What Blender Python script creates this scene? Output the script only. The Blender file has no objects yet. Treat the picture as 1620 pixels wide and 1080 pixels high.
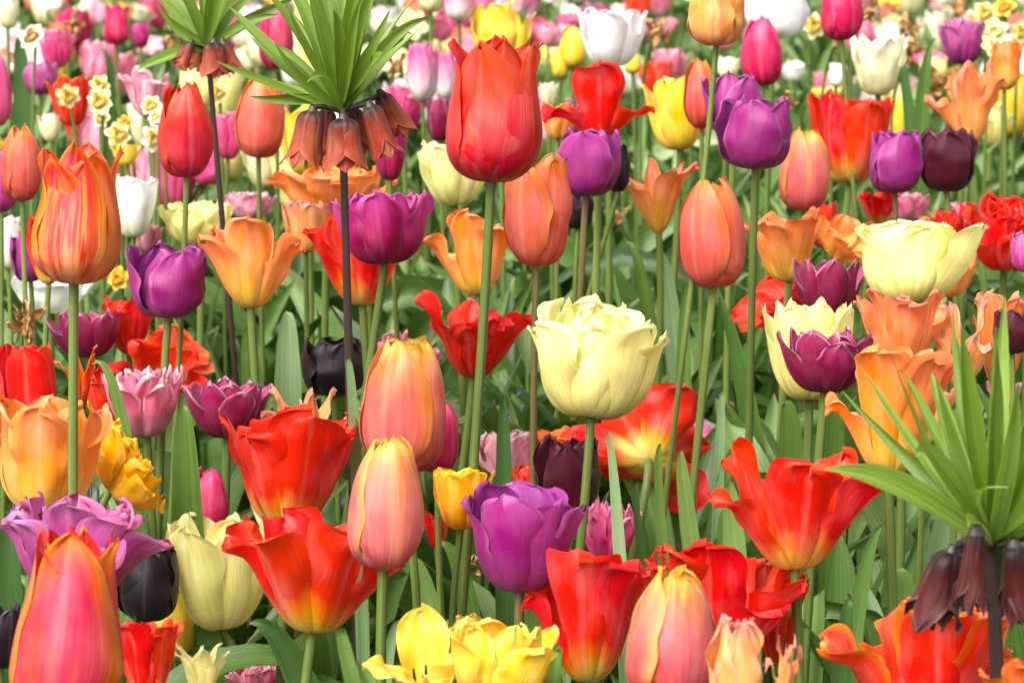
import bpy, math, random
import numpy as np
from mathutils import Vector

sc = bpy.context.scene
# ---------------------------------------------------------------- camera
H_CAM, PITCH, FPX = 0.86, math.radians(11.2), 4500.0
cam_d = bpy.data.cameras.new('camera')
cam_d.sensor_width = 36.0
cam_d.lens = FPX / 1620.0 * 36.0
cam_d.clip_start, cam_d.clip_end = 0.05, 500
cam = bpy.data.objects.new('camera', cam_d)
sc.collection.objects.link(cam)
cam.location = (0, 0, H_CAM)
cam.rotation_euler = (math.pi / 2 - PITCH, 0, 0)
cam_d.dof.use_dof = True
cam_d.dof.focus_distance = 1.95
cam_d.dof.aperture_fstop = 16
sc.camera = cam
# ---------------------------------------------------------------- light: bright overcast day
SUN_EL, SUN_AZ = math.radians(56), math.radians(-150)
w = bpy.data.worlds.new('World'); sc.world = w; w.use_nodes = True
nt = w.node_tree; nt.nodes.clear()
sky = nt.nodes.new('ShaderNodeTexSky'); sky.sky_type = 'NISHITA'; sky.sun_disc = False
sky.sun_elevation = SUN_EL; sky.sun_rotation = SUN_AZ
sky.air_density = 1.0; sky.dust_density = 6.0; sky.ozone_density = 0.6
bg = nt.nodes.new('ShaderNodeBackground'); bg.inputs[1].default_value = 0.15
hs = nt.nodes.new('ShaderNodeHueSaturation'); hs.inputs['Saturation'].default_value = 0.1
wo = nt.nodes.new('ShaderNodeOutputWorld')
nt.links.new(sky.outputs[0], hs.inputs['Color']); nt.links.new(hs.outputs[0], bg.inputs[0]); nt.links.new(bg.outputs[0], wo.inputs[0])
sl = bpy.data.lights.new('sun', 'SUN'); sl.energy = 1.5; sl.angle = math.radians(35); sl.color = (1, .94, .84)
so = bpy.data.objects.new('sun', sl); sc.collection.objects.link(so)
# the sun stands behind the photographer's left shoulder
sdir = Vector((-0.38, -0.50, 0.78)).normalized()
so.rotation_euler = sdir.to_track_quat('Z', 'Y').to_euler(); so.location = (-3, -3, 6)
sky.sun_elevation = math.asin(sdir.z); sky.sun_rotation = math.atan2(sdir.x, sdir.y)
sc.view_settings.view_transform = 'Standard'; sc.view_settings.look = 'None'
sc.view_settings.exposure = 1.14; sc.view_settings.gamma = 1
sc.cycles.max_bounces = 8; sc.cycles.transparent_max_bounces = 4
sc.cycles.sample_clamp_indirect = 6

# ---------------------------------------------------------------- pixel <-> world
CP, SP = math.cos(PITCH), math.sin(PITCH)
def at(px, py, d):
    """world point seen at photo pixel (1620x1080) at horizontal distance d"""
    a, b = (px - 810) / FPX, (540 - py) / FPX
    dx, dy, dz = a, CP + b * SP, -SP + b * CP
    k = d / dy
    return np.array([dx * k, d, H_CAM + dz * k])
def proj(V):
    x, y, z = V[..., 0], V[..., 1], V[..., 2] - H_CAM
    zc = y * CP - z * SP; yc = y * SP + z * CP
    return 810 + FPX * x / zc, 540 - FPX * yc / zc

# ---------------------------------------------------------------- materials
def lin(h, k=1.0):
    h = h.lstrip('#'); o = []
    for i in (0, 2, 4):
        c = int(h[i:i + 2], 16) / 255
        o.append(k * (c / 12.92 if c <= .04045 else ((c + .055) / 1.055) ** 2.4))
    return (*o, 1)
MATS = {}
def new_mat(name):
    m = bpy.data.materials.new(name); m.use_nodes = True
    n = m.node_tree; n.nodes.clear(); MATS[name] = m
    return m, n
class NB:
    def __init__(s, n): s.n = n
    def add(s, t, **k):
        x = s.n.nodes.new(t)
        for a, v in k.items(): setattr(x, a, v)
        return x
    def link(s, a, b): s.n.links.new(a, b)
    def math(s, op, a, b=None, c=None, clamp=False):
        x = s.add('ShaderNodeMath', operation=op, use_clamp=clamp)
        for i, v in enumerate((a, b, c)):
            if v is None: continue
            if isinstance(v, (int, float)): x.inputs[i].default_value = v
            else: s.link(v, x.inputs[i])
        return x.outputs[0]
    def mix(s, f, a, b, mode='MIX'):
        x = s.add('ShaderNodeMix', data_type='RGBA', blend_type=mode)
        for i, v in ((0, f), (6, a), (7, b)):
            if isinstance(v, (int, float, tuple)): x.inputs[i].default_value = v
            else: s.link(v, x.inputs[i])
        return x.outputs[2]
    def ramp(s, f, stops):
        x = s.add('ShaderNodeValToRGB'); e = x.color_ramp.elements
        while len(e) < len(stops): e.new(.5)
        for i, (p, c) in enumerate(stops): e[i].position = p; e[i].color = c
        x.color_ramp.interpolation = 'EASE' if len(stops) < 4 else 'LINEAR'
        s.link(f, x.inputs[0]); return x.outputs[0]
    def smooth(s, v, lo, hi):
        x = s.add('ShaderNodeMapRange', interpolation_type='SMOOTHSTEP')
        s.link(v, x.inputs[0]); x.inputs[1].default_value = lo; x.inputs[2].default_value = hi
        return x.outputs[0]
K = 0.86
def petal_mat(name, ramp, inner=None, edge=None, streak=None, rough=.42, trans=.3, spec=.38, vein=.46, k=K, midrib=.06, scuff=.08):
    m, n = new_mat(name); b = NB(n)
    uv = b.add('ShaderNodeUVMap'); uv.uv_map = 'uv'
    sep = b.add('ShaderNodeSeparateXYZ'); b.link(uv.outputs[0], sep.inputs[0])
    U, V = sep.outputs[0], sep.outputs[1]
    oi = b.add('ShaderNodeObjectInfo'); geo = b.add('ShaderNodeNewGeometry')
    rnd = oi.outputs['Random']
    e = b.math('ABSOLUTE', b.math('MULTIPLY_ADD', U, 2.0, -1.0))
    def noise(su, sv, scale=1.0, detail=3, off=0.0):
        c = b.add('ShaderNodeCombineXYZ')
        b.link(b.math('MULTIPLY', U, su), c.inputs[0]); b.link(b.math('MULTIPLY', V, sv), c.inputs[1])
        b.link(b.math('MULTIPLY_ADD', rnd, 37.0, off), c.inputs[2])
        t = b.add('ShaderNodeTexNoise'); t.inputs['Scale'].default_value = scale
        t.inputs['Detail'].default_value = detail; b.link(c.outputs[0], t.inputs['Vector'])
        return t.outputs[0]
    nl = noise(5, 1.6, 1.0, 3)            # broad longitudinal flames
    nf = noise(34, 2.2, 1.0, 3, 5.0)      # fine veins
    nb = noise(3, 3, 1.0, 3, 11.0)        # soft blotches
    v2 = b.math('ADD', V, b.math('MULTIPLY', b.math('SUBTRACT', nl, .5), .32))
    v2 = b.math('ADD', v2, b.math('MULTIPLY', b.math('SUBTRACT', nf, .5), .12), clamp=True)
    col = b.ramp(v2, [(p, lin(c, k)) for p, c in ramp])
    if streak:
        sc_, amt, lo, hi = streak
        mask = b.smooth(b.math('ADD', nl, b.math('MULTIPLY', b.math('SUBTRACT', nf, .5), .35)), lo, hi)
        mask = b.math('MULTIPLY', mask, b.math('MULTIPLY', b.math('SUBTRACT', 1.25, e, clamp=True), amt))
        col = b.mix(mask, col, lin(sc_, k))
    if edge:
        ec, wd, amt = edge
        f = b.smooth(b.math('ADD', e, b.math('MULTIPLY', b.math('SUBTRACT', nf, .5), .2)), 1 - wd, 1.0)
        # the petal's rim also runs round its tip
        tipf = b.smooth(V, 1 - wd * .45, 1.0)
        f = b.math('MULTIPLY', b.math('MAXIMUM', f, tipf), amt)
        col = b.mix(f, col, lin(ec, k))
    if inner:
        ci = b.ramp(v2, [(p, lin(c, k)) for p, c in inner])
        col = b.mix(geo.outputs['Backfacing'], col, ci)
    # pale midrib line and small scuffs left by rain and pollen
    mid = b.math('SUBTRACT', 1.0, b.smooth(e, .0, .11))
    col = b.mix(b.math('MULTIPLY', mid, midrib), col, (1, .92, .85, 1))
    ns = noise(46, 9, 1.0, 2, 19.0)
    col = b.mix(b.math('MULTIPLY', b.smooth(ns, .70, .78), scuff), col, (1, .9, .82, 1))
    # natural variation of the pigment: pale and deep zones, fine veins
    h = b.add('ShaderNodeHueSaturation'); b.link(col, h.inputs['Color'])
    b.link(b.math('MULTIPLY_ADD', b.math('SUBTRACT', rnd, .5), .01, .5), h.inputs['Hue'])
    b.link(b.math('MULTIPLY_ADD', b.math('SUBTRACT', nb, .5), -.35, 1.0), h.inputs['Saturation'])
    vv = b.math('MULTIPLY_ADD', b.math('SUBTRACT', nf, .5), vein, 1.0)
    vv = b.math('ADD', vv, b.math('MULTIPLY', b.math('SUBTRACT', nb, .5), .45))
    b.link(vv, h.inputs['Value'])
    col = h.outputs[0]
    bmp = b.add('ShaderNodeBump'); bmp.inputs['Strength'].default_value = .22; bmp.inputs['Distance'].default_value = .003
    b.link(b.math('ADD', nf, b.math('MULTIPLY', nb, 1.2)), bmp.inputs['Height'])
    p = b.add('ShaderNodeBsdfPrincipled'); b.link(col, p.inputs['Base Color'])
    p.inputs['Roughness'].default_value = rough; p.inputs['Specular IOR Level'].default_value = spec
    p.inputs['Sheen Weight'].default_value = .05; p.inputs['Sheen Roughness'].default_value = .5
    b.link(bmp.outputs[0], p.inputs['Normal'])
    t = b.add('ShaderNodeBsdfTranslucent'); b.link(col, t.inputs[0])
    mx = b.add('ShaderNodeMixShader'); mx.inputs[0].default_value = trans
    b.link(p.outputs[0], mx.inputs[1]); b.link(t.outputs[0], mx.inputs[2])
    o = b.add('ShaderNodeOutputMaterial'); b.link(mx.outputs[0], o.inputs[0])
    return m

P = petal_mat
P('salmon', [(0, '#f29a54'), (.1, '#e45862'), (.5, '#ee6c68'), (.78, '#f69058'), (1, '#fbc63c')], edge=('#fba036', .55, .75), streak=('#f59a50', .4, .52, .75), k=.76)
P('salmonyellow', [(0, '#e89060'), (.1, '#e4606c'), (.5, '#ee7472'), (.75, '#f68c5c'), (.92, '#fbb848'), (1, '#fccc40')], edge=('#fbb048', .4, .7), streak=('#f79c5c', .45, .5, .75), k=.76)
P('coralbud', [(0, '#e8a050'), (.08, '#e4604e'), (.5, '#ec6458'), (.8, '#f27c4c'), (1, '#f8a440')], edge=('#f68a44', .5, .6), streak=('#f07848', .4, .5, .75), k=.76)
P('redpink', [(0, '#e0683c'), (.08, '#d2222e'), (.35, '#e4343c'), (.6, '#f0442c'), (1, '#f25420')], inner=[(0, '#c81c20'), (1, '#ec2c1c')], edge=('#f25230', .5, .7), streak=('#cc1840', .6, .5, .7), k=.76)
P('flamepink', [(0, '#f0a040'), (.2, '#ee5a50'), (.5, '#ea4440'), (.8, '#f2562c'), (1, '#ea3428')], edge=('#fb9a2c', .6, .9), streak=('#dc2454', .9, .4, .56), inner=[(0, '#d83020'), (1, '#ea3020')], k=.76)
P('flame', [(0, '#eeb468'), (.25, '#f0985c'), (.55, '#f48638'), (.8, '#f25a28'), (1, '#ee4422')], edge=('#fba83c', .35, .75), streak=('#d8242c', .95, .42, .54), inner=[(0, '#e06020'), (.5, '#f08028'), (1, '#f05828')])
P('flamepale', [(0, '#eca860'), (.3, '#f4b068'), (.7, '#f8b85c'), (1, '#f8a040')], edge=('#fbc050', .4, .7), streak=('#e87058', .75, .45, .62))
P('purple', [(0, '#caa0bc'), (.07, '#9c4080'), (.3, '#982874'), (.7, '#a42e80'), (1, '#b44498')], edge=('#c0609f', .2, .7), streak=('#801c60', .5, .5, .75), inner=[(0, '#6c1858'), (1, '#9c388c')], k=.88, midrib=0.)
P('magenta', [(0, '#c05060'), (.08, '#a2104e'), (.45, '#c01868'), (.8, '#d83a94'), (1, '#e060b0')], edge=('#e460b4', .25, .7), inner=[(0, '#b01860'), (1, '#e070b4')], k=.76, midrib=.03)
P('maroon', [(0, '#440c14'), (.4, '#4c081c'), (1, '#58102c')], edge=('#6c1c3c', .2, .6), rough=.34, trans=.12, spec=.4, k=.65, midrib=0.0, scuff=.06)
P('black', [(0, '#1c0e14'), (.4, '#22121c'), (1, '#2e1a28')], edge=('#40283c', .15, .5), rough=.36, trans=.08, spec=.4, k=.6, midrib=.02, scuff=.06)
P('mauve', [(0, '#b02c7c'), (.3, '#c83c90'), (.7, '#d45ca8'), (1, '#e088c0')], edge=('#e8a0e0', .2, .5), inner=[(0, '#c04488'), (1, '#dc70a8')], k=.72)
P('crimsonedge', [(0, '#741238'), (.3, '#8c1644'), (.7, '#a02458'), (1, '#b43c70')], edge=('#f0bccc', .14, .9), inner=[(0, '#a02c60'), (1, '#cc6494')], k=.76, midrib=0.0)
P('redyellow', [(0, '#e8dc78'), (.14, '#f8d250'), (.25, '#f88c28'), (.37, '#ee2c10'), (.7, '#e81a06'), (1, '#ee2408')], edge=('#f02408', .25, .5), streak=('#f03c18', .3, .5, .75), rough=.38, spec=.25, inner=[(0, '#f8c430'), (.25, '#f08020'), (.4, '#ee2c08'), (1, '#f0340a')])
P('red', [(0, '#e8a040'), (.08, '#e0380c'), (.25, '#e41806'), (1, '#ea2008')], edge=('#f2401e', .25, .6), streak=('#f04424', .4, .5, .75), rough=.38, spec=.25)
P('redorange', [(0, '#f0b040'), (.1, '#f04820'), (.5, '#ee3016'), (1, '#f04a1e')], edge=('#fb8a24', .28, .9), rough=.34)
P('orange', [(0, '#e8d468'), (.2, '#fad44c'), (.38, '#faac48'), (.7, '#f88e48'), (1, '#f67c3a')], edge=('#f9a868', .3, .6), streak=('#f07c38', .5, .5, .72), k=.93)
P('orangedeep', [(0, '#f4d050'), (.22, '#f8b840'), (.5, '#f88c34'), (1, '#f0702a')], edge=('#fb9a4c', .25, .6), streak=('#ee6424', .5, .5, .72), k=.93)
P('apricot', [(0, '#f8c858'), (.3, '#f9a054'), (.7, '#f78a50'), (1, '#f48058')], edge=('#f69a80', .22, .6), streak=('#f9b464', .4, .5, .72), k=.93)
P('peach', [(0, '#f8d070'), (.4, '#f9b468'), (.8, '#f6a468'), (1, '#ee9090')], edge=('#f2b0a8', .2, .7), streak=('#ee8a54', .5, .5, .7), vein=.8)
P('paleyellow', [(0, '#e2d070'), (.12, '#f0e488'), (.5, '#f8f098'), (1, '#fbf4a4')], edge=('#fdf6b8', .2, .6), streak=('#f0dc70', .45, .5, .75), k=.95)
P('palegreen', [(0, '#c8cc60'), (.2, '#ecec98'), (1, '#f8f4b0')], streak=('#a8c040', .7, .56, .7), k=.95)
P('yellow', [(0, '#e4cc50'), (.2, '#f6d23c'), (.6, '#fad848'), (1, '#f9cc40')], edge=('#fbe070', .25, .6), streak=('#f2b430', .5, .5, .75), k=.93)
P('yelloworange', [(0, '#f0a818'), (.4, '#fbb810'), (1, '#fcc41c')], edge=('#fdd630', .25, .6), streak=('#f48c14', .6, .48, .66), trans=.35, k=.95)
P('white', [(0, '#d8d880'), (.12, '#e8eac4'), (.4, '#f4f4ec'), (1, '#fafaf6')], k=.93, vein=.25)
P('whitepink', [(0, '#e8ead0'), (.3, '#f6f4f2'), (1, '#f8f2f4')], edge=('#e0a4cc', .09, .8), k=.93, vein=.25)
P('pinkwhite', [(0, '#f0f0d8'), (.25, '#f6ecec'), (.5, '#f0acc8'), (.8, '#e2589c'), (1, '#ee84b4')], edge=('#f6b4cc', .2, .6))
P('pink', [(0, '#f0d8c8'), (.2, '#f4a4b4'), (.6, '#f27094'), (1, '#f898ae')], edge=('#fcd4dc', .22, .8))
P('pinkstripe', [(0, '#f0e0d0'), (.3, '#f6b0c0'), (1, '#f498b0')], edge=('#f8dce4', .3, .8), streak=('#dc3c70', .7, .48, .64))
P('hotpink', [(0, '#c81c50'), (.5, '#d81c5c'), (1, '#e4407c')], edge=('#ec5c94', .25, .6))
P('pinkrose', [(0, '#e4587c'), (.5, '#f0488c'), (1, '#f470a4')], edge=('#f8a0c0', .25, .7))
P('coral', [(0, '#e8c040'), (.25, '#f4b048'), (.6, '#f28a54'), (1, '#e86a50')], edge=('#f4a070', .25, .6), streak=('#e46048', .5, .5, .7))
P('cream', [(0, '#e4e0a0'), (1, '#f8f2d4')], edge=('#fbf8e8', .3, .6), k=.95, vein=.25)
P('daffpale', [(0, '#e8dc88'), (1, '#f8f4bc')], k=.95, vein=.25)
P('daffyellow', [(0, '#f0b830'), (1, '#f8d850')])
P('withered', [(0, '#a87038'), (.5, '#c89458'), (1, '#e0bc84')], edge=('#a0683c', .3, .7), rough=.8, trans=.15, spec=.1, vein=1.0)
P('bell', [(0, '#241418'), (.1, '#3c1c18'), (.24, '#983e28'), (.55, '#b45030'), (.85, '#b85038'), (1, '#a04038')], edge=('#bc5c40', .2, .6), streak=('#6c2620', .6, .48, .66), vein=.8, rough=.5)
P('belldark', [(0, '#1c1014'), (.12, '#34181c'), (.3, '#74241e'), (.6, '#802824'), (1, '#702438')], edge=('#a8807c', .3, .8), streak=('#a07068', .5, .5, .7), vein=.8, rough=.5, k=.42, midrib=0.0)

def green_mat(name, c1, c2, c3, rough=.4, trans=.22, line=.4, spec=.4, tipc=None):
    m, n = new_mat(name); b = NB(n)
    uv = b.add('ShaderNodeUVMap'); uv.uv_map = 'uv'
    sep = b.add('ShaderNodeSeparateXYZ'); b.link(uv.outputs[0], sep.inputs[0])
    U, V = sep.outputs[0], sep.outputs[1]
    oi = b.add('ShaderNodeObjectInfo')
    c = b.add('ShaderNodeCombineXYZ'); b.link(b.math('MULTIPLY', U, 24.), c.inputs[0])
    b.link(b.math('MULTIPLY', V, 1.5), c.inputs[1]); b.link(b.math('MULTIPLY', oi.outputs['Random'], 31.), c.inputs[2])
    f = b.add('ShaderNodeTexNoise'); f.inputs['Scale'].default_value = 1; f.inputs['Detail'].default_value = 2
    b.link(c.outputs[0], f.inputs['Vector'])
    geo = b.add('ShaderNodeNewGeometry')
    g = b.add('ShaderNodeTexNoise'); g.inputs['Scale'].default_value = 9; g.inputs['Detail'].default_value = 4
    b.link(geo.outputs['Position'], g.inputs['Vector'])
    att = b.add('ShaderNodeAttribute'); att.attribute_name = 'tone'
    tone = b.math('ADD', att.outputs['Fac'], b.math('MULTIPLY', oi.outputs['Random'], .5))
    x = b.math('MULTIPLY_ADD', b.math('SUBTRACT', g.outputs[0], .5), 1.1, tone, clamp=True)
    col = b.ramp(x, [(0, lin(c1)), (.5, lin(c2)), (1, lin(c3))])
    if tipc:
        tv = b.smooth(V, .94, 1.0)
        col = b.mix(b.math('MULTIPLY', tv, .85), col, lin(tipc))
    col = b.mix(1.0, col, b.ramp(f.outputs[0], [(.25, (1 - line,) * 3 + (1,)), (.75, (1 + line * .0,) * 3 + (1,))]), 'MULTIPLY')
    bmp = b.add('ShaderNodeBump'); bmp.inputs['Strength'].default_value = .3; bmp.inputs['Distance'].default_value = .002
    b.link(f.outputs[0], bmp.inputs['Height'])
    p = b.add('ShaderNodeBsdfPrincipled'); b.link(col, p.inputs['Base Color'])
    p.inputs['Roughness'].default_value = rough; p.inputs['Specular IOR Level'].default_value = spec
    b.link(bmp.outputs[0], p.inputs['Normal'])
    t = b.add('ShaderNodeBsdfTranslucent'); b.link(b.mix(1.0, col, (1.2, 1.25, .55, 1), 'MULTIPLY'), t.inputs[0])
    mx = b.add('ShaderNodeMixShader'); mx.inputs[0].default_value = trans
    b.link(p.outputs[0], mx.inputs[1]); b.link(t.outputs[0], mx.inputs[2])
    o = b.add('ShaderNodeOutputMaterial'); b.link(mx.outputs[0], o.inputs[0])
green_mat('leaf', '#466a2a', '#688c40', '#98b668', tipc='#9a8a58')
green_mat('leafpale', '#6c8c58', '#88a874', '#a4c090', tipc='#8c7c50')
green_mat('leafdark', '#34562a', '#486c36', '#608648', tipc='#8a7a4c')
green_mat('crownleaf', '#587828', '#7c9c3a', '#aac468', rough=.32, trans=.3, spec=.5)
green_mat('stem', '#4e6430', '#6a7e3a', '#86984e', trans=.05, rough=.45)
green_mat('stembrown', '#5c5034', '#74683c', '#84804c', trans=.03, rough=.45)
green_mat('darkstem', '#2a2222', '#3a302c', '#4a3c34', trans=.0, rough=.4)
green_mat('pistil', '#b8b860', '#d0cc78', '#e0dc98', trans=.1)
green_mat('anther', '#18101c', '#241824', '#30202c', trans=.0, rough=.7)
green_mat('foliage', '#34521e', '#60843e', '#a4bc7c', tipc='#a09868')
green_mat('grassblade', '#3e5c30', '#5a7c42', '#86a868')
green_mat('bluebloom', '#4c5498', '#6068a8', '#8c94cc', trans=.2)
def soil_mat():
    m, n = new_mat('soil'); b = NB(n)
    tc = b.add('ShaderNodeTexCoord')
    a = b.add('ShaderNodeTexNoise'); a.inputs['Scale'].default_value = 6; a.inputs['Detail'].default_value = 8
    c = b.add('ShaderNodeTexNoise'); c.inputs['Scale'].default_value = 90; c.inputs['Detail'].default_value = 6
    b.link(tc.outputs['Object'], a.inputs[0]); b.link(tc.outputs['Object'], c.inputs[0])
    col = b.ramp(a.outputs[0], [(.35, lin('#3a2e22')), (.5, lin('#4a4030')), (.65, lin('#44502c'))])
    col = b.mix(1.0, col, b.ramp(c.outputs[0], [(.3, (.5, .5, .5, 1)), (.7, (1, 1, 1, 1))]), 'MULTIPLY')
    bmp = b.add('ShaderNodeBump'); bmp.inputs['Distance'].default_value = .03; b.link(c.outputs[0], bmp.inputs['Height'])
    p = b.add('ShaderNodeBsdfPrincipled'); p.inputs['Roughness'].default_value = .95
    b.link(col, p.inputs['Base Color']); b.link(bmp.outputs[0], p.inputs['Normal'])
    o = b.add('ShaderNodeOutputMaterial'); b.link(p.outputs[0], o.inputs[0])
soil_mat()

# ---------------------------------------------------------------- mesh helpers
def grid_mesh(name, grids, mat, tone=None):
    """grids: list of (V[nt,nu,3]) -> one mesh; uv = (u, t)"""
    vs, fs, uvs, tn, off = [], [], [], [], 0
    for gi, G in enumerate(grids):
        nt_, nu = G.shape[:2]
        vs.append(G.reshape(-1, 3))
        idx = np.arange(nt_ * nu).reshape(nt_, nu) + off
        fs.append(np.stack([idx[:-1, :-1], idx[:-1, 1:], idx[1:, 1:], idx[1:, :-1]], -1).reshape(-1, 4))
        uu, tt = np.meshgrid(np.linspace(0, 1, nu), np.linspace(0, 1, nt_))
        uvs.append(np.stack([uu, tt], -1).reshape(-1, 2))
        tn.append(np.full(nt_ * nu, 0.25 if tone is None else tone[gi]))
        off += nt_ * nu
    V = np.concatenate(vs).astype(np.float32); F = np.concatenate(fs).astype(np.int32)
    UV = np.concatenate(uvs).astype(np.float32); T = np.concatenate(tn).astype(np.float32)
    me = bpy.data.meshes.new(name)
    me.vertices.add(len(V)); me.vertices.foreach_set('co', V.ravel())
    me.loops.add(F.size); me.loops.foreach_set('vertex_index', F.ravel())
    me.polygons.add(len(F)); me.polygons.foreach_set('loop_start', np.arange(0, F.size, 4, dtype=np.int32))
    me.polygons.foreach_set('use_smooth', np.ones(len(F), dtype=bool))
    me.update(calc_edges=True)
    l = me.uv_layers.new(name='uv'); l.data.foreach_set('uv', UV[F.ravel()].ravel())
    a = me.attributes.new('tone', 'FLOAT', 'POINT'); a.data.foreach_set('value', T)
    me.materials.append(MATS[mat])
    return me
COL = sc.collection
def link(name, me, parent=None, loc=None):
    o = bpy.data.objects.new(name, me); COL.objects.link(o)
    if parent is not None: o.parent = parent
    if loc is not None: o.location = loc
    return o
def root(name, loc, label, cat, group=None):
    o = bpy.data.objects.new(name, None); COL.objects.link(o); o.location = loc
    o.empty_display_size = .02
    o['label'] = label; o['category'] = cat
    if group: o['group'] = group
    return o
def sinterp(x, pts):
    """smooth interpolation through control points"""
    xs = np.array([p[0] for p in pts]); ys = np.array([p[1] for p in pts], float)
    m = np.gradient(ys, xs)
    x = np.clip(x, xs[0], xs[-1])
    i = np.clip(np.searchsorted(xs, x, side='right') - 1, 0, len(xs) - 2)
    h = xs[i + 1] - xs[i]; t = (x - xs[i]) / h
    return ((2*t**3 - 3*t**2 + 1) * ys[i] + (t**3 - 2*t**2 + t) * h * m[i]
            + (-2*t**3 + 3*t**2) * ys[i + 1] + (t**3 - t**2) * h * m[i + 1])

def petal(rg, th, L=1., W=.32, tmax=.5, base=.3, tip=(2., .6), rc=None, rcmin=.16, r0=.03, az=0., dth=0., curl=0.,
          skew=0., ruffle=.02, freq=2.2, crease=.012, notch=0., frill=.02, twist=0., roff=0., nu=13, nt_=18):
    """one petal as a grid; the length runs out along a bent centre line, the cross section wraps round the axis"""
    s = np.linspace(0, 1, nt_); t = 1 - (1 - s) ** 1.25
    u = np.linspace(-1, 1, nu); u = np.sign(u) * np.abs(u) ** .9
    fs = np.linspace(0, 1.2, 121)
    ang = sinterp(np.minimum(fs, 1.0), th) + dth * np.clip(fs / .5, 0, 1) + curl * np.clip((fs - .7) / .3, 0, 1.4) ** 1.5
    ang = np.radians(ang)
    ds = fs[1] - fs[0]
    rr = r0 + roff * np.clip(fs / .2, 0, 1) + np.concatenate([[0], np.cumsum(np.cos(ang[:-1]) * ds)])
    zz = np.concatenate([[0], np.cumsum(np.sin(ang[:-1]) * ds)])
    rise = base + (1 - base) * np.sin(np.clip(t / tmax, 0, 1) * np.pi / 2) ** 1.1
    q = np.clip((t - tmax) / (1 - tmax), 0, 1)
    wsh = rise * (1 - q ** tip[0]) ** tip[1]
    ph = rg.uniform(0, 6.28, 12)
    wl = W * wsh * (1 + frill * (np.sin(t * 17 + ph[0]) + .6 * np.sin(t * 31 + ph[1])))
    T, Uu = np.meshgrid(t, u, indexing='ij'); Wd = np.repeat(wl[:, None], nu, 1)
    lu = 1 - notch * np.exp(-(Uu / .16) ** 2) + frill * 1.5 * (np.sin(Uu * 7 + ph[2]) + .5 * np.sin(Uu * 15 + ph[3])) * (1 - Uu ** 2)
    Te = np.clip(T * (1 + (lu - 1) * T ** 4), 0, 1.19)
    R = np.interp(Te, fs, rr); Z = np.interp(Te, fs, zz); A = np.interp(Te, fs, ang)
    Rc = np.maximum(R, rcmin) if rc is None else rc * (.6 + .25 * T + 1.1 * T ** 3)
    Rc = np.maximum(Rc, Wd / 1.75)
    F = Uu * Wd / Rc
    tang = Rc * np.sin(F); off = Rc * (1 - np.cos(F))
    sm = np.clip((T - .15) / .5, 0, 1)
    off = off + crease * np.exp(-(Uu / .09) ** 2) * np.clip(T * 5, 0, 1) * (1 - .6 * T)
    off = off + ruffle * np.abs(Uu) ** 1.6 * sm * np.where(Uu > 0, np.sin(6.28 * freq * T + ph[4]), np.sin(6.28 * freq * 1.13 * T + ph[5]))
    off = off + ruffle * .6 * sm * np.sin(Uu * 2.6 + ph[6]) * np.sin(T * 5 + ph[7])
    off = off + ruffle * .55 * T ** 3 * np.sin(Uu * (5 + ph[9] * .6) + ph[8]) + ruffle * .3 * T ** 2 * np.sin(Uu * 13 + T * 6 + ph[10]) * np.abs(Uu)
    off = off - skew * Uu * np.clip(T * 3, 0, 1)
    r = R - np.sin(A) * off; z = Z + np.cos(A) * off
    a = math.radians(az) + math.radians(twist) * T
    G = np.stack([r * np.cos(a) - tang * np.sin(a), r * np.sin(a) + tang * np.cos(a), z], -1)
    return G * L

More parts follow.
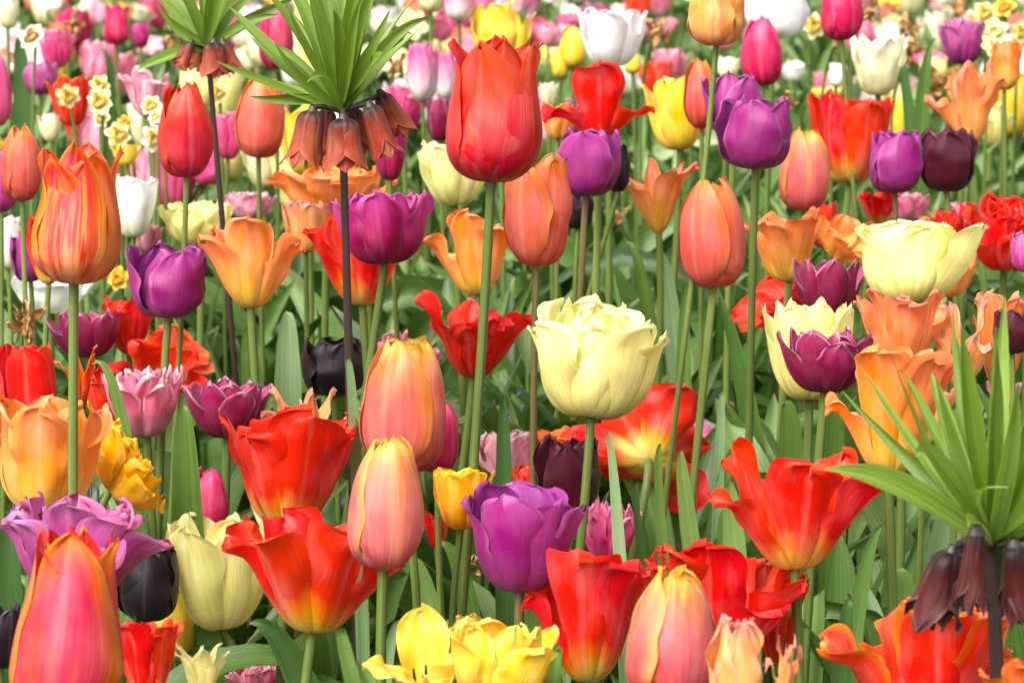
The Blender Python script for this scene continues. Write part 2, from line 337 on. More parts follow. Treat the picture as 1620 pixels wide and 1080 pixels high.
TYPES = {
 'bud':    dict(frill=.015, rcmin=.09, th=[(0, -8), (.1, 28), (.25, 70), (.5, 92), (.75, 106), (1, 130)], W=.33, tmax=.45, tip=(1.9, .62), layers=[(3, 1, 0, .012), (3, .97, 2, -.012)], skew=.024, ruffle=.014, jit=3.5),
 'cup':    dict(th=[(0, -10), (.12, 20), (.3, 66), (.55, 88), (.8, 97), (1, 98)], W=.3, tmax=.55, tip=(2.1, .58), rcmin=.12, layers=[(3, 1, -1, .018), (3, 1.02, 2, -.015)], skew=.024, ruffle=.032, jit=6, notch=.02, frill=.028),
 'goblet': dict(th=[(0, -5), (.12, 28), (.28, 72), (.5, 97), (.75, 95), (1, 66)], W=.3, tmax=.45, tip=(1.9, .85), layers=[(3, 1, 0, .012), (3, 1.02, 2, -.015)], skew=.018, ruffle=.018, jit=4),
 'open':   dict(th=[(0, -5), (.12, 18), (.35, 48), (.65, 62), (1, 42)], W=.37, tmax=.66, tip=(2.8, .5), frill=.03, layers=[(3, 1, -7, .03), (3, 1, 7, -.02)], rc=.33, skew=.025, ruffle=.05, jit=11, notch=.05, stamens=True),
 'bowl':   dict(th=[(0, -12), (.12, 18), (.35, 58), (.65, 82), (1, 78)], W=.34, tmax=.64, tip=(3, .5), frill=.03, layers=[(3, 1, -4, .03), (3, 1, 4, -.02)], rc=.27, skew=.025, ruffle=.032, jit=6, notch=.04, stamens=True),
 'wild':   dict(th=[(0, 0), (.12, 30), (.35, 60), (.65, 60), (1, 30)], W=.3, tmax=.58, tip=(2., .65), layers=[(3, 1, -14, .02), (3, 1, 16, -.01)], rc=.32, skew=.02, ruffle=.07, jit=16, notch=.03, stamens=True),
 'lily':   dict(th=[(0, 20), (.15, 50), (.4, 66), (.7, 62), (1, 15)], W=.18, tmax=.5, tip=(1.4, .9), layers=[(3, 1, -12, .01), (3, 1, 10, 0)], rc=.2, skew=.01, ruffle=.03, jit=12, stamens=True),
 'double': dict(th=[(0, -14), (.12, 12), (.35, 52), (.65, 82), (1, 92)], W=.33, tmax=.6, tip=(2.6, .52), frill=.035, layers=[(5, 1, -9, .03), (5, 1, 2, 0), (5, .95, 12, -.01), (4, .85, 20, -.02)], rc=.25, skew=.01, ruffle=.045, jit=8, notch=.05),
 'peony':  dict(frill=.05, th=[(0, -10), (.12, 12), (.35, 45), (.65, 72), (1, 80)], W=.3, tmax=.6, tip=(2.4, .5), layers=[(6, 1, -18, .02), (7, .95, 0, 0), (7, .9, 14, 0), (7, .85, 26, 0), (6, .75, 36, 0)], rc=.25, ruffle=.05, jit=10, notch=.08),
 'daff':   dict(th=[(0, 20), (.3, 15), (.7, 5), (1, -5)], W=.4, tmax=.5, tip=(1.7, .75), layers=[(3, 1, 0, .02), (3, .98, 3, 0)], rc=.6, ruffle=.03, jit=5),
 'wither': dict(th=[(0, 20), (.3, 50), (.6, 110), (1, 170)], W=.2, tmax=.5, tip=(1.3, .8), layers=[(4, 1, -30, .02), (4, .9, 10, 0), (3, .8, 40, 0)], rc=.12, ruffle=.14, jit=30),
 'bell':   dict(th=[(0, 12), (.08, 35), (.2, 76), (.5, 84), (.8, 80), (1, 62)], W=.27, tmax=.6, tip=(1.25, .9), layers=[(3, 1, 0, .014), (3, .98, 3, -.012)], rc=.16, skew=.0, ruffle=.016, jit=3),
}
def rotm(ax, deg):
    a = math.radians(deg); c, s = math.cos(a), math.sin(a)
    if ax == 'x': return np.array([[1, 0, 0], [0, c, -s], [0, s, c]])
    if ax == 'y': return np.array([[c, 0, s], [0, 1, 0], [-s, 0, c]])
    return np.array([[c, -s, 0], [s, c, 0], [0, 0, 1]])
def flower_grids(typ, rg, az0, res=1., petals=None, **ov):
    d = dict(TYPES[typ]); d.update(ov)
    nu, nt_ = max(7, int(15 * res)), max(9, int(21 * res))
    out = []
    kw = {k: d[k] for k in ('th', 'W', 'tmax', 'tip', 'rc', 'skew', 'ruffle', 'notch', 'base', 'crease', 'frill', 'freq', 'rcmin') if k in d}
    if petals:
        for p in petals:
            a, dth, Ls, Ws = p[:4]; curl = p[4] if len(p) > 4 else 0; tw = p[5] if len(p) > 5 else 0
            k2 = dict(kw); k2['W'] = kw['W'] * Ws / Ls
            out.append(petal(rg, az=a, dth=dth, L=Ls, curl=curl, twist=tw, nu=nu, nt_=nt_, **k2))
        return out
    a0 = az0
    for li, (n, Ls, dth, ro) in enumerate(d['layers']):
        for i in range(n):
            j = d['jit']
            out.append(petal(rg, az=a0 + i * 360 / n + rg.uniform(-j, j) * .6, dth=dth + rg.normal(0, j * .6), roff=ro,
                             curl=rg.normal(0, j), L=Ls * (1 + rg.uniform(-.03, .03)), twist=rg.normal(0, j * .5), nu=nu, nt_=nt_, **kw))
        a0 += 180 / n + (0 if li == 0 else rg.uniform(-10, 10))
    return out

def tube(pts, r0, r1, n=8, nt_=None):
    """tapered tube along points (N,3)"""
    pts = np.asarray(pts, float); N = len(pts)
    tg = np.gradient(pts, axis=0); tg /= np.linalg.norm(tg, axis=1)[:, None] + 1e-9
    ref = np.array([0, 1, 0.]) if abs(tg[0][1]) < .9 else np.array([1., 0, 0])
    sd = np.cross(tg, ref); sd /= np.linalg.norm(sd, axis=1)[:, None]
    up = np.cross(sd, tg)
    a = np.linspace(0, 2 * np.pi, n + 1)
    r = np.linspace(r0, r1, N)[:, None, None]
    return pts[:, None] + r * (np.cos(a)[None, :, None] * sd[:, None] - np.sin(a)[None, :, None] * up[:, None])
def bez(P0, P1, P2, n, P3=None):
    t = np.linspace(0, 1, n)[:, None]
    if P3 is None: return (1 - t) ** 2 * P0 + 2 * t * (1 - t) * P1 + t ** 2 * P2
    return (1 - t) ** 3 * P0 + 3 * t * (1 - t) ** 2 * P1 + 3 * t ** 2 * (1 - t) * P2 + t ** 3 * P3
def blade(pts, W, face, fold=.35, prof='tulip', nu=7, twist=0., wave=0., rg=None):
    """leaf along pts; face = direction the upper side looks towards"""
    N = len(pts); t = np.linspace(0, 1, N)
    tg = np.gradient(pts, axis=0); tg /= np.linalg.norm(tg, axis=1)[:, None] + 1e-9
    f = np.asarray(face, float)
    sd = np.cross(tg, f); sd /= np.linalg.norm(sd, axis=1)[:, None] + 1e-9
    nm = np.cross(sd, tg)
    if twist:
        a = twist * t[:, None]; sd, nm = sd * np.cos(a) + nm * np.sin(a), nm * np.cos(a) - sd * np.sin(a)
    if prof == 'tulip': w = sinterp(t, [(0, .45), (.2, .85), (.45, 1), (.7, .8), (.88, .42), (1, .0)])
    elif prof == 'strap': w = sinterp(t, [(0, .7), (.3, 1), (.75, .9), (.93, .6), (1, .05)])
    elif prof == 'strap2': w = sinterp(t, [(0, .55), (.25, .9), (.5, 1), (.75, .75), (.92, .3), (1, 0)])
    else: w = sinterp(t, [(0, .6), (.25, 1), (.5, .85), (.8, .4), (1, .0)])
    w = W * np.clip(w, 0, 1)[:, None, None]
    u = np.linspace(-1, 1, nu)[None, :, None]
    off = w * fold * (np.abs(u) ** 1.4)
    if wave: off = off + W * wave * np.abs(u) * np.sin(t[:, None, None] * 9 + np.sign(u) * 1.3)
    return pts[:, None] + w * u * sd[:, None] * (1 - .12 * fold * np.abs(u)) + off * nm[:, None]

# pale mixed colours for the mass of blooms at the back of the bed
def drift_mat():
    m, n = new_mat('drift'); b = NB(n)
    att = b.add('ShaderNodeAttribute'); att.attribute_name = 'tone'
    uv = b.add('ShaderNodeUVMap'); uv.uv_map = 'uv'
    sep = b.add('ShaderNodeSeparateXYZ'); b.link(uv.outputs[0], sep.inputs[0])
    cs = ['#f8f4ee', '#f4a8bc', '#f8ecb0', '#f080a8', '#fbf6e4', '#f6d860', '#f4c4d0', '#e868a0', '#f6f0d0', '#f49070', '#f8f4ee']
    r = b.add('ShaderNodeValToRGB'); e = r.color_ramp.elements
    while len(e) < len(cs): e.new(.5)
    for i, c in enumerate(cs): e[i].position = i / len(cs); e[i].color = lin(c, .9)
    r.color_ramp.interpolation = 'CONSTANT'; b.link(att.outputs['Fac'], r.inputs[0])
    col = b.mix(b.smooth(sep.outputs[1], .35, .0), r.outputs[0], lin('#dcdca0'))
    p = b.add('ShaderNodeBsdfPrincipled'); p.inputs['Roughness'].default_value = .5; b.link(col, p.inputs['Base Color'])
    t = b.add('ShaderNodeBsdfTranslucent'); b.link(col, t.inputs[0])
    mx = b.add('ShaderNodeMixShader'); mx.inputs[0].default_value = .3
    b.link(p.outputs[0], mx.inputs[1]); b.link(t.outputs[0], mx.inputs[2])
    o = b.add('ShaderNodeOutputMaterial'); b.link(mx.outputs[0], o.inputs[0])
drift_mat()
# ---------------------------------------------------------------- ground and low cover
def build_ground():
    n = 60
    ys = np.concatenate([np.linspace(-12, 12, 49), [20, 40, 90, 200]]); xs = np.concatenate([[-200, -60, -20], np.linspace(-8, 8, 33), [20, 60, 200]])
    X, Y = np.meshgrid(xs, ys)
    Z = .012 * np.sin(X * 3.1 + Y) + .01 * np.sin(Y * 4.3 - X * 2)
    Z[np.abs(X) > 9] = 0
    o = link('ground', grid_mesh('ground', [np.stack([X, Y, Z], -1)], 'soil')); o['kind'] = 'structure'
build_ground()

rg0 = np.random.default_rng(11)
def half_w(d): return .19 * d + .35
def build_foliage():
    grids, tones = [], []
    N = 7800
    for _ in range(N):
        d = math.sqrt(rg0.uniform(2.05 ** 2, 10.5 ** 2)) if rg0.random() < .62 else rg0.uniform(2.05, 5.2)
        x = rg0.uniform(-1, 1) * half_w(d)
        hmax = np.interp(d, [2.0, 2.6, 3.4, 4.5, 10], [.30, .355, .41, .455, .48])
        broad = rg0.random() < np.interp(d, [2, 3.5, 5, 10], [.6, .45, .35, .3])
        h = hmax * rg0.uniform(.6, 1.0)
        a = rg0.uniform(0, 6.28); sp = h * rg0.uniform(.1, .6)
        P0 = np.array([x, d, 0.]); top = P0 + [math.cos(a) * sp, math.sin(a) * sp * .8, h]
        c = P0 + [math.cos(a) * sp * .2, math.sin(a) * sp * .2, h * .75]
        if rg0.random() < .18:      # arching over
            mid = P0 + [math.cos(a) * sp * .9, math.sin(a) * sp * .7, h * 1.15]
            top = P0 + [math.cos(a) * sp * 2.2, math.sin(a) * sp, h * .72]
            pts = bez(P0, c, mid, 9, top)
        else: pts = bez(P0, c, top, 8)
        Wd = rg0.uniform(.014, .026) if broad else rg0.uniform(.004, .009)
        fa = rg0.uniform(0, 6.28) if rg0.random() < .5 else -math.pi / 2 + rg0.normal(0, .6)
        grids.append(blade(pts, Wd, (math.cos(fa), math.sin(fa), .25), fold=rg0.uniform(.2, .6), prof='tulip' if broad else 'strap', nu=5, twist=rg0.normal(0, .5)))
        tones.append(float(np.clip(rg0.normal(.22, .3), -.25, .85)))
    o = link('foliage', grid_mesh('foliage', grids, 'foliage', tones)); o['kind'] = 'stuff'
    o['label'] = 'dense mass of green tulip and daffodil leaves filling the bed between the stems'; o['category'] = 'foliage'
    grids, tones = [], []
    for _ in range(5200):
        d = rg0.uniform(2.2, 8.5); x = rg0.uniform(-1, 1) * half_w(d); h = rg0.uniform(.08, .22); a = rg0.uniform(0, 6.28)
        P0 = np.array([x, d, 0.]); top = P0 + [math.cos(a) * h * .7, math.sin(a) * h * .7, h]
        grids.append(blade(bez(P0, P0 + [0, 0, h * .7], top, 5), .0022, (math.cos(a + 1.5), math.sin(a + 1.5), .3), nu=2, prof='g'))
        tones.append(float(rg0.uniform(-.1, .6)))
    o = link('grass', grid_mesh('grass', grids, 'grassblade', tones)); o['kind'] = 'stuff'
    o['label'] = 'thin green grass and weeds low between the bulbs'; o['category'] = 'grass'
    # small blue blossoms low among the leaves
    grids = []
    spots = [(785, 640, 2.6), (1195, 580, 3.3), (545, 770, 2.4), (465, 470, 3.6), (1065, 500, 3.6), (1340, 890, 2.3), (150, 770, 2.3)]
    for px, py, d in spots:
        c0 = at(px, py, d)
        for _ in range(9):
            c = c0 + rg0.normal(0, 1, 3) * [.018, .02, .014]
            for k in range(4):
                a = k * 1.57 + rg0.uniform(0, 1); l = .0036
                e = np.array([math.cos(a) * l, rg0.normal(0, .001), math.sin(a) * l])
                grids.append(blade(np.linspace(c, c + e, 3), .0017, (0, -1, .2), nu=2, prof='strap'))
        for _ in range(5):
            c = c0 + rg0.normal(0, 1, 3) * [.012, .015, .008]
            grids.append(tube(bez(np.array([c0[0], c0[1], 0]), np.array([c0[0], c0[1], c0[2] * .6]), c, 4), .0012, .001, 4))
    o = link('forget_me_nots', grid_mesh('forget_me_nots', grids, 'bluebloom')); o['kind'] = 'stuff'
    o['label'] = 'tiny blue blossoms scattered low between the tulip stems'; o['category'] = 'ground cover'
build_foliage()

def build_drift():
    grids, tones, sg, st = [], [], [], []
    for k in range(430):
        d = rg0.uniform(4.1, 7.2); x = rg0.uniform(-1, 1) * half_w(d); z = rg0.uniform(.36, .50)
        if .02 * d < x < .125 * d and rg0.random() < .5: continue
        typ = ('cup', 'open', 'bowl', 'double', 'daff')[int(rg0.integers(5))]
        s = rg0.uniform(.030, .042) * (.8 if typ == 'daff' else 1.2); tone = rg0.random() * .99
        gs = flower_grids(typ, rg0, rg0.uniform(0, 120), .1 if typ == 'double' else .4)
        R_ = rotm('y', rg0.uniform(-25, 25)) @ rotm('x', rg0.uniform(-15, 30) + (45 if typ == 'daff' else 0))
        for G in gs: grids.append((G @ R_.T) * s + [x, d, z]); tones.append(tone)
        sg.append(tube(bez(np.array([x + rg0.normal(0, .02), d, 0]), np.array([x, d, z * .5]), np.array([x, d, z]), 5), .003, .0025, 5)); st.append(.3)
    o = link('far_flower_drift', grid_mesh('far_flower_drift', grids, 'drift', tones)); o['kind'] = 'stuff'
    o['label'] = 'blurred mass of pink, white and yellow blooms at the back of the bed'; o['category'] = 'flowers'
    o = link('far_flower_stems', grid_mesh('far_flower_stems', sg, 'stem', st)); o['kind'] = 'stuff'
    o['label'] = 'thin green stems under the blurred blooms at the back'; o['category'] = 'stems'
build_drift()

# ---------------------------------------------------------------- plants
GROUPS = {
 'salmon': 'closed salmon pink tulips', 'salmonyellow': 'closed salmon pink tulips', 'coralbud': 'closed salmon pink tulips',
 'redpink': 'tall red tulips', 'flamepink': 'flamed red and orange tulips', 'flame': 'flamed red and orange tulips', 'flamepale': 'flamed red and orange tulips',
 'purple': 'purple tulips', 'magenta': 'magenta tulips', 'maroon': 'dark maroon and black tulips', 'black': 'dark maroon and black tulips',
 'mauve': 'light mauve tulips', 'crimsonedge': 'crimson tulips with pale rims', 'redyellow': 'open red tulips', 'red': 'open red tulips', 'redorange': 'open red tulips',
 'orange': 'orange tulips', 'orangedeep': 'orange tulips', 'apricot': 'orange tulips', 'peach': 'fading peach tulips',
 'paleyellow': 'pale yellow tulips', 'palegreen': 'pale yellow tulips', 'yellow': 'yellow tulips', 'yelloworange': 'golden double tulips',
 'white': 'white tulips', 'whitepink': 'white tulips', 'cream': 'white tulips', 'pinkwhite': 'pink and white tulips', 'pink': 'pink tulips',
 'pinkstripe': 'pink tulips', 'hotpink': 'crimson pink tulips', 'pinkrose': 'pink tulips', 'coral': 'orange tulips'}
PLANTS = []   # (root, base xyz, depth, px, py, nick)
def T(typ, mat, cx, top, bot, w, d, label, az=None, tilt=None, stem=None, sr=None, smat='stem', leaves=2, petals=None,
      name='tulip', cat='tulip', group=None, lmat='leaf', nick=None, seed=None, head_only=False, leafh=1., **ov):
    rg = np.random.default_rng(seed if seed is not None else (abs(int(cx * 7 + top * 13 + d * 1000)) % 99991))
    if az is None: az = rg.uniform(0, 120)
    if tilt is None: tilt = (rg.uniform(-4, 4), -7)
    res = 1.25 if w > 110 else (1.0 if w > 60 else .7)
    grids = flower_grids(typ, rg, az, res, petals, **ov)
    np_ = len(grids)
    dat = {**TYPES[typ], **ov}
    extra = []
    if dat.get('stamens') and w > 60:
        extra.append(('pistil', 'pistil', tube(np.array([[0, 0, .0], [0, 0, .1], [0, 0, .2], [0, 0, .26], [0, 0, .285]]), .035, .05, 8)))
        for i in range(6):
            a = rg.uniform(0, 1) + i * 1.047; q = np.array([math.cos(a), math.sin(a), 0])
            pts = bez(np.array([0, 0, .02]) + q * .05, np.array([0, 0, .1]) + q * .1, np.array([0, 0, .24]) + q * .14, 6)
            g = tube(pts, .009, .009, 6); 
            h = tube(np.array([pts[-1], pts[-1] + [0, 0, .06], pts[-1] + q * .01 + [0, 0, .12]]), .018, .012, 6)
            extra.append(('stamen', 'anther', (g, h)))
    R = rotm('y', tilt[0]) @ rotm('x', tilt[1])
    def tr(G): return G @ R.T
    grids = [tr(G) for G in grids]
    extra = [(n, m, tuple(tr(x) for x in G) if isinstance(G, tuple) else (tr(G),)) for n, m, G in extra]
    # size and place the head at its distance
    c = at(cx, (top + bot) / 2, d)
    s0 = d / FPX
    allv = np.concatenate([G.reshape(-1, 3) for G in grids])
    sx = w * s0 / np.ptp(allv[:, 0]); sz = (bot - top) * s0 / np.ptp(allv[:, 2]); off = c.copy()
    for _ in range(5):
        V = allv * [sx, sx, sz] + off
        px, py = proj(V)
        kx = w / np.ptp(px); kz = (bot - top) / np.ptp(py)
        off = off + [(cx - (px.max() + px.min()) / 2) * s0, 0, ((py.max() + py.min()) / 2 - (top + bot) / 2) * s0]
        sx *= kx; sz *= kz
    S = np.array([sx, sx, sz])
    off[1] = d
    V = allv * S + off
    px, py = proj(V); off = off + [(cx - (px.max() + px.min()) / 2) * s0, 0, ((py.max() + py.min()) / 2 - (top + bot) / 2) * s0]
    headbase = off
    bx, by = proj(headbase[None]); bx, by = bx[0], by[0]
    if stem is None: gx = headbase[0] + rg.normal(0, .012)
    else:
        q = at(stem[0], stem[1], d); k = (headbase[2]) / max(headbase[2] - q[2], .03)
        gx = headbase[0] + (q[0] - headbase[0]) * k
    base = np.array([gx, d + rg.normal(0, .01), 0.])
    r = root(name, base, label, cat, group or GROUPS.get(mat))
    for G in grids: link('petal', grid_mesh('petal', [G * S + off - base], mat), r)
    for n, m, G in extra: link(n, grid_mesh(n, [g * S + off - base for g in G], m), r)
    if sr is None: sr = min(.0036, max(.0024, w * s0 * .055)) if w > 60 else .0024
    # stem leaves the head along its axis
    axis = R @ np.array([0, 0, 1.]); axis = axis / np.linalg.norm(axis)
    hb = headbase - base + axis * (.02 * S[2])
    P1 = hb - axis * (.05 + .1 * abs(tilt[0]) / 90) - [0, 0, .02]
    P2 = np.array([(hb[0]) * .35, hb[1] * .3, hb[2] * .4])
    if abs(tilt[0]) + abs(tilt[1]) < 12: P1 = hb * .66 + [rg.normal(0, .006), 0, 0]; P2 = hb * .33 + [rg.normal(0, .008), 0, 0]
    pts = bez(hb, P1, P2, 16, np.zeros(3))[::-1]
    link('stem', grid_mesh('stem', [tube(pts, sr * 1.02, sr * .9, 10)], smat), r)
    hh = headbase[2]
    for i in range(leaves):
        a = rg.uniform(0, 6.28); h = min(.34, hh - .10) * rg.uniform(.65, .95) * leafh
        if h < .06: continue
        sp = h * rg.uniform(.15, .5); z0 = rg.uniform(.0, .05)
        P0 = np.array([0, 0, z0]); q = np.array([math.cos(a), math.sin(a), 0])
        if rg.random() < .25: lp = bez(P0, P0 + q * sp * .3 + [0, 0, h * .8], P0 + q * sp * 1.1 + [0, 0, h * 1.1], 14, P0 + q * sp * 2 + [0, 0, h * .7])
        else: lp = bez(P0, P0 + q * sp * .15 + [0, 0, h * .6], P0 + q * sp * .7 + [0, 0, h * .85], 14, P0 + q * sp + [0, 0, h])
        link('leaf', grid_mesh('leaf', [blade(lp, rg.uniform(.014, .024), q * -1 + [0, 0, .3], fold=rg.uniform(.25, .55), nu=7, twist=rg.normal(0, .35), wave=.12)], lmat), r)
    PLANTS.append((r, base, d, cx, (top + bot) / 2, nick or label))
    return r

# ---- the front row and the large blooms --------------------------------------------------------
T('goblet', 'flamepink', 105, 824, 1150, 182, 1.50, 'huge flamed orange and pink tulip cut off by the bottom left corner', tilt=(5, -8), th=[(0, -5), (.12, 28), (.28, 72), (.5, 100), (.75, 101), (1, 84)], petals=[(-96, 2, 1, 1.25, 8), (-20, 1, .93, 1.05, -12), (-150, 3, .9, .9, 0), (30, 0, .95, 1, 0), (90, 0, .97, 1, 0), (150, 0, .96, 1, 0)])
T('double', 'mauve', 135, 775, 968, 285, 1.76, 'wide open mauve tulip with ruffled petals behind the huge flamed tulip', az=-70, W=.36, jit=10, layers=[(5, 1, -16, .02), (4, 1, 4, 0), (4, .95, 16, 0), (3, .8, 24, 0)], ruffle=.06, th=[(0, -5), (.12, 22), (.35, 52), (.65, 64), (1, 40)])
T('cup', 'black', 232, 850, 984, 104, 1.92, 'nearly black tulip peeking out under the mauve tulip', az=-90, stem=(208, 1080), smat='stem')
T('cup', 'black', 0, 945, 1058, 74, 1.68, 'black tulip cut off by the left edge beside the huge flamed tulip', az=-60)
T('bowl', 'paleyellow', 352, 808, 998, 180, 1.96, 'pale yellow tulip with a green streak, left of the open red and yellow one', az=-110, stem=(392, 1080), W=.33)
T('open', 'redyellow', 500, 800, 1002, 302, 1.75, 'wide open red tulip with yellow base right of the pale yellow one', stem=(488, 1080), seed=5,
  petals=[(-132, -8, 1.0, 1.15, -6), (-52, -6, .98, 1.25, -8), (172, -14, 1.0, .9, -10), (-4, -19, .98, .85, -10), (118, 0, 1.02, 1.0, -14), (56, 0, 1.02, 1.0, 0)])
T('bud', 'salmonyellow', 610, 687, 902, 122, 1.70, 'closed salmon tulip with yellow tip on a thick green stem, lower centre', az=-75, stem=(604, 1080), sr=.0036)
T('bud', 'salmon', 637, 531, 750, 138, 1.86, 'large closed salmon tulip with orange edges above the yellow tipped bud', az=-115, stem=(650, 900), tip=(2.3, .6))
T('bud', 'hotpink', 693, 632, 748, 66, 1.93, 'crimson pink tulip half hidden behind the large closed salmon one', az=-40, stem=(687, 950))
T('bowl', 'purple', 829, 757, 938, 204, 1.72, 'big bright purple tulip on a brown stem near the bottom centre', stem=(826, 1080), smat='stembrown', W=.36, stamens=False, tilt=(2, -10),
  petals=[(-112, 2, .98, 1.15, 4), (-45, 0, .95, 1.1, 0), (-5, -8, .95, .9, -10), (178, -4, .95, .9, 0), (95, 4, 1.08, 1.2, 0), (135, 4, 1.06, 1, 0), (50, 4, 1.04, 1, 0)])
T('cup', 'maroon', 898, 684, 824, 110, 2.08, 'dark maroon tulip behind the big bright purple one', az=-100, W=.33)
T('bowl', 'paleyellow', 947, 462, 664, 228, 2.02, 'largest pale yellow tulip, round and full, at the centre of the bed', az=-90, stem=(925, 760),
  tilt=(3, -13), W=.36, tip=(2.6, .5), frill=.03, th=[(0, -24), (.12, 5), (.35, 50), (.65, 84), (1, 92)], ruffle=.055, petals=[(-98, 7, .84, 1.25, 0), (-156, -6, .95, 1.1, -10), (-34, -6, .97, 1.15, -12), (90, 12, 1.16, 1.3, 0), (52, 8, 1.1, 1.2, 0), (130, 9, 1.12, 1.2, 0), (-4, -14, .95, 1.0, -14), (178, -8, .92, 1.0, -8), (-75, 22, .98, .9, 0), (-130, 24, 1.0, .9, 0)])
T('wild', 'redyellow', 1000, 606, 812, 256, 2.22, 'red tulip seen from behind, yellow star at its base, under the largest pale yellow tulip', tilt=(8, -84), stem=(1000, 850), W=.42, az=-70, jit=6, stamens=False, th=[(0, 5), (.2, 32), (.6, 38), (1, 20)])
T('open', 'redyellow', 1262, 690, 901, 285, 1.80, 'wide open red tulip with yellow base left of the right hand crown imperial', stem=(1262, 1080), seed=9,
  tilt=(0, -10), petals=[(-82, 2, .95, 1.3, -8), (-158, -20, 1.02, .9, -16), (-18, -14, 1.05, .95, -8), (85, 2, .95, 1.1, 10), (142, 4, 1.14, .8, 0), (42, 2, 1.12, .95, 0)])
T('open', 'redyellow', 930, 866, 1080, 212, 1.70, 'ruffled red tulip between the purple one and the pink and yellow bud at the bottom', az=-80, seed=21, W=.42,
  tilt=(0, -10), petals=[(-100, 8, 1, 1.3, 0), (-172, -10, .85, .75, -30), (-38, 2, .98, 1.15, 0), (90, 4, 1.0, 1.1, 0), (145, -2, .92, .9, 0), (20, -4, 1.0, .9, 0)])
T('bud', 'salmonyellow', 1063, 892, 1110, 148, 1.50, 'closed pink tulip with yellow tip at the bottom, in front of red petals', az=-60)
T('open', 'redyellow', 1150, 850, 1052, 262, 1.80, 'open red tulip behind the closed pink and yellow one at the bottom', seed=4,
  petals=[(-140, 4, 1.1, 1.1, 0), (-105, 6, 1.12, 1.1, 0), (-20, -16, 1.0, 1.0, 0), (-50, -26, .9, .9, 0), (80, 0, 1, 1, 0), (20, -6, 1.1, .9, 0), (-170, 0, 1, 1, 0)])
T('open', 'red', 1236, 890, 1050, 90, 1.9, 'narrow red petals hanging below the wide open red tulip on the right', petals=[(-90, 8, 1, .6, 0), (-30, 2, 1, .5, 0), (-150, 2, .8, .5, 0)], stamens=False)
T('bud', 'peach', 1162, 970, 1120, 92, 1.44, 'shrivelled peach tulip with a twisted tip at the bottom edge', az=-90, ruffle=.05, tip=(1.3, 1.1), W=.3, crease=.04)
T('lily', 'peach', 1240, 1000, 1120, 60, 1.50, 'shrunken peach tulip with curled pink tip beside the shrivelled one', az=-90, ruffle=.09, jit=16, stamens=False)
T('open', 'redorange', 1450, 943, 1160, 318, 1.62, 'large red tulip with orange edges under the bells of the right hand crown imperial', seed=3,
  petals=[(-88, 12, 1, 1.15, 0), (-168, -16, 1.12, 1.0, 0), (-30, -2, 1.02, 1.0, 0), (100, 6, .97, 1.1, 0), (150, -10, .8, .9, 0), (40, 0, 1, 1, 0), (-8, -16, .8, .8, 0)], stamens=False)
T('open', 'orangedeep', 1612, 1035, 1150, 130, 1.5, 'orange tulip in the bottom right corner beside the dark stem', stamens=False)
T('cup', 'coralbud', 1402, 1090, 1200, 120, 1.45, 'coral tulip just below the picture edge under the large red one')if 0 else None
# ---- left side ---------------------------------------------------------------------------------
T('goblet', 'flame', 124, 217, 450, 150, 1.82, 'tall goblet tulip flamed orange, red and yellow at the upper left', stem=(108, 775), sr=.0036, jit=3, seed=8,
  petals=[(-62, 0, .97, 1.15, 10), (-128, -1, .94, 1.1, 8), (-92, 2, 1.05, .8, 0), (20, 0, 1, 1, 6), (90, 0, 1.03, 1.1, 0), (160, 0, .97, 1, 0)])
T('bud', 'coralbud', 34, 194, 318, 66, 2.30, 'closed salmon and orange tulip at the left edge behind the flamed goblet', az=-60, stem=(47, 545))
T('bud', 'redpink', 294, 127, 281, 90, 2.28, 'slender red tulip with pointed tips left of the dark crown imperial stem', az=-70, stem=(277, 780), tip=(1.4, .9))
T('bud', 'coralbud', 411, 122, 250, 80, 2.62, 'closed salmon tulip between the two crown imperials', az=-100, stem=(415, 400))
T('cup', 'purple', 264, 379, 504, 130, 2.24, 'purple tulip below the slender red one on the left', az=-60, stem=(252, 830), W=.34)
T('open', 'orange', 398, 334, 488, 172, 2.22, 'open orange tulip with yellow base right of the purple one on the left', tilt=(0, -10), petals=[(-88, 8, 1.02, 1.1, 6), (-150, -10, .98, 1.05, -6), (-22, -14, 1, .8, -6), (95, 8, 1.05, 1.1, 0), (150, 4, 1, 1, 0), (40, 2, 1, 1, 0)], stem=(404, 620))
T('open', 'orange', 508, 262, 350, 180, 2.56, 'wide orange tulip under the bells of the tall crown imperial', az=-80)
T('bowl', 'peach', 482, 314, 400, 76, 2.46, 'peach tulip tucked between the orange tulip and the magenta one', az=-70)
T('double', 'magenta', 603, 297, 419, 168, 2.16, 'full magenta tulip behind the dark crown imperial stem', stem=(581, 620), az=-90, layers=[(5, 1, -6, .02), (5, .97, 6, 0), (4, .9, 14, 0)])
T('open', 'redyellow', 566, 328, 484, 178, 2.32, 'open red and orange tulip behind the magenta one', stem=(588, 620), seed=17, az=-60)
T('cup', 'black', 529, 528, 628, 104, 2.34, 'black tulip behind the dark crown imperial stem, centre left', az=-60, W=.33)
T('double', 'crimsonedge', 358, 593, 694, 142, 2.10, 'crimson tulip with pale rims above the crinkled red one, left of centre', az=-75, layers=[(4, 1, -12, .03), (4, 1, -4, 0), (4, .95, 6, 0)], ruffle=.02, tip=(2.3, .6))
T('double', 'crimsonedge', 131, 487, 566, 120, 2.34, 'crimson tulip with pale rims behind the flamed goblet stem', az=-90, layers=[(4, 1, -12, .03), (4, 1, -2, 0), (3, .9, 8, 0)], ruffle=.02, tip=(2.3, .6))
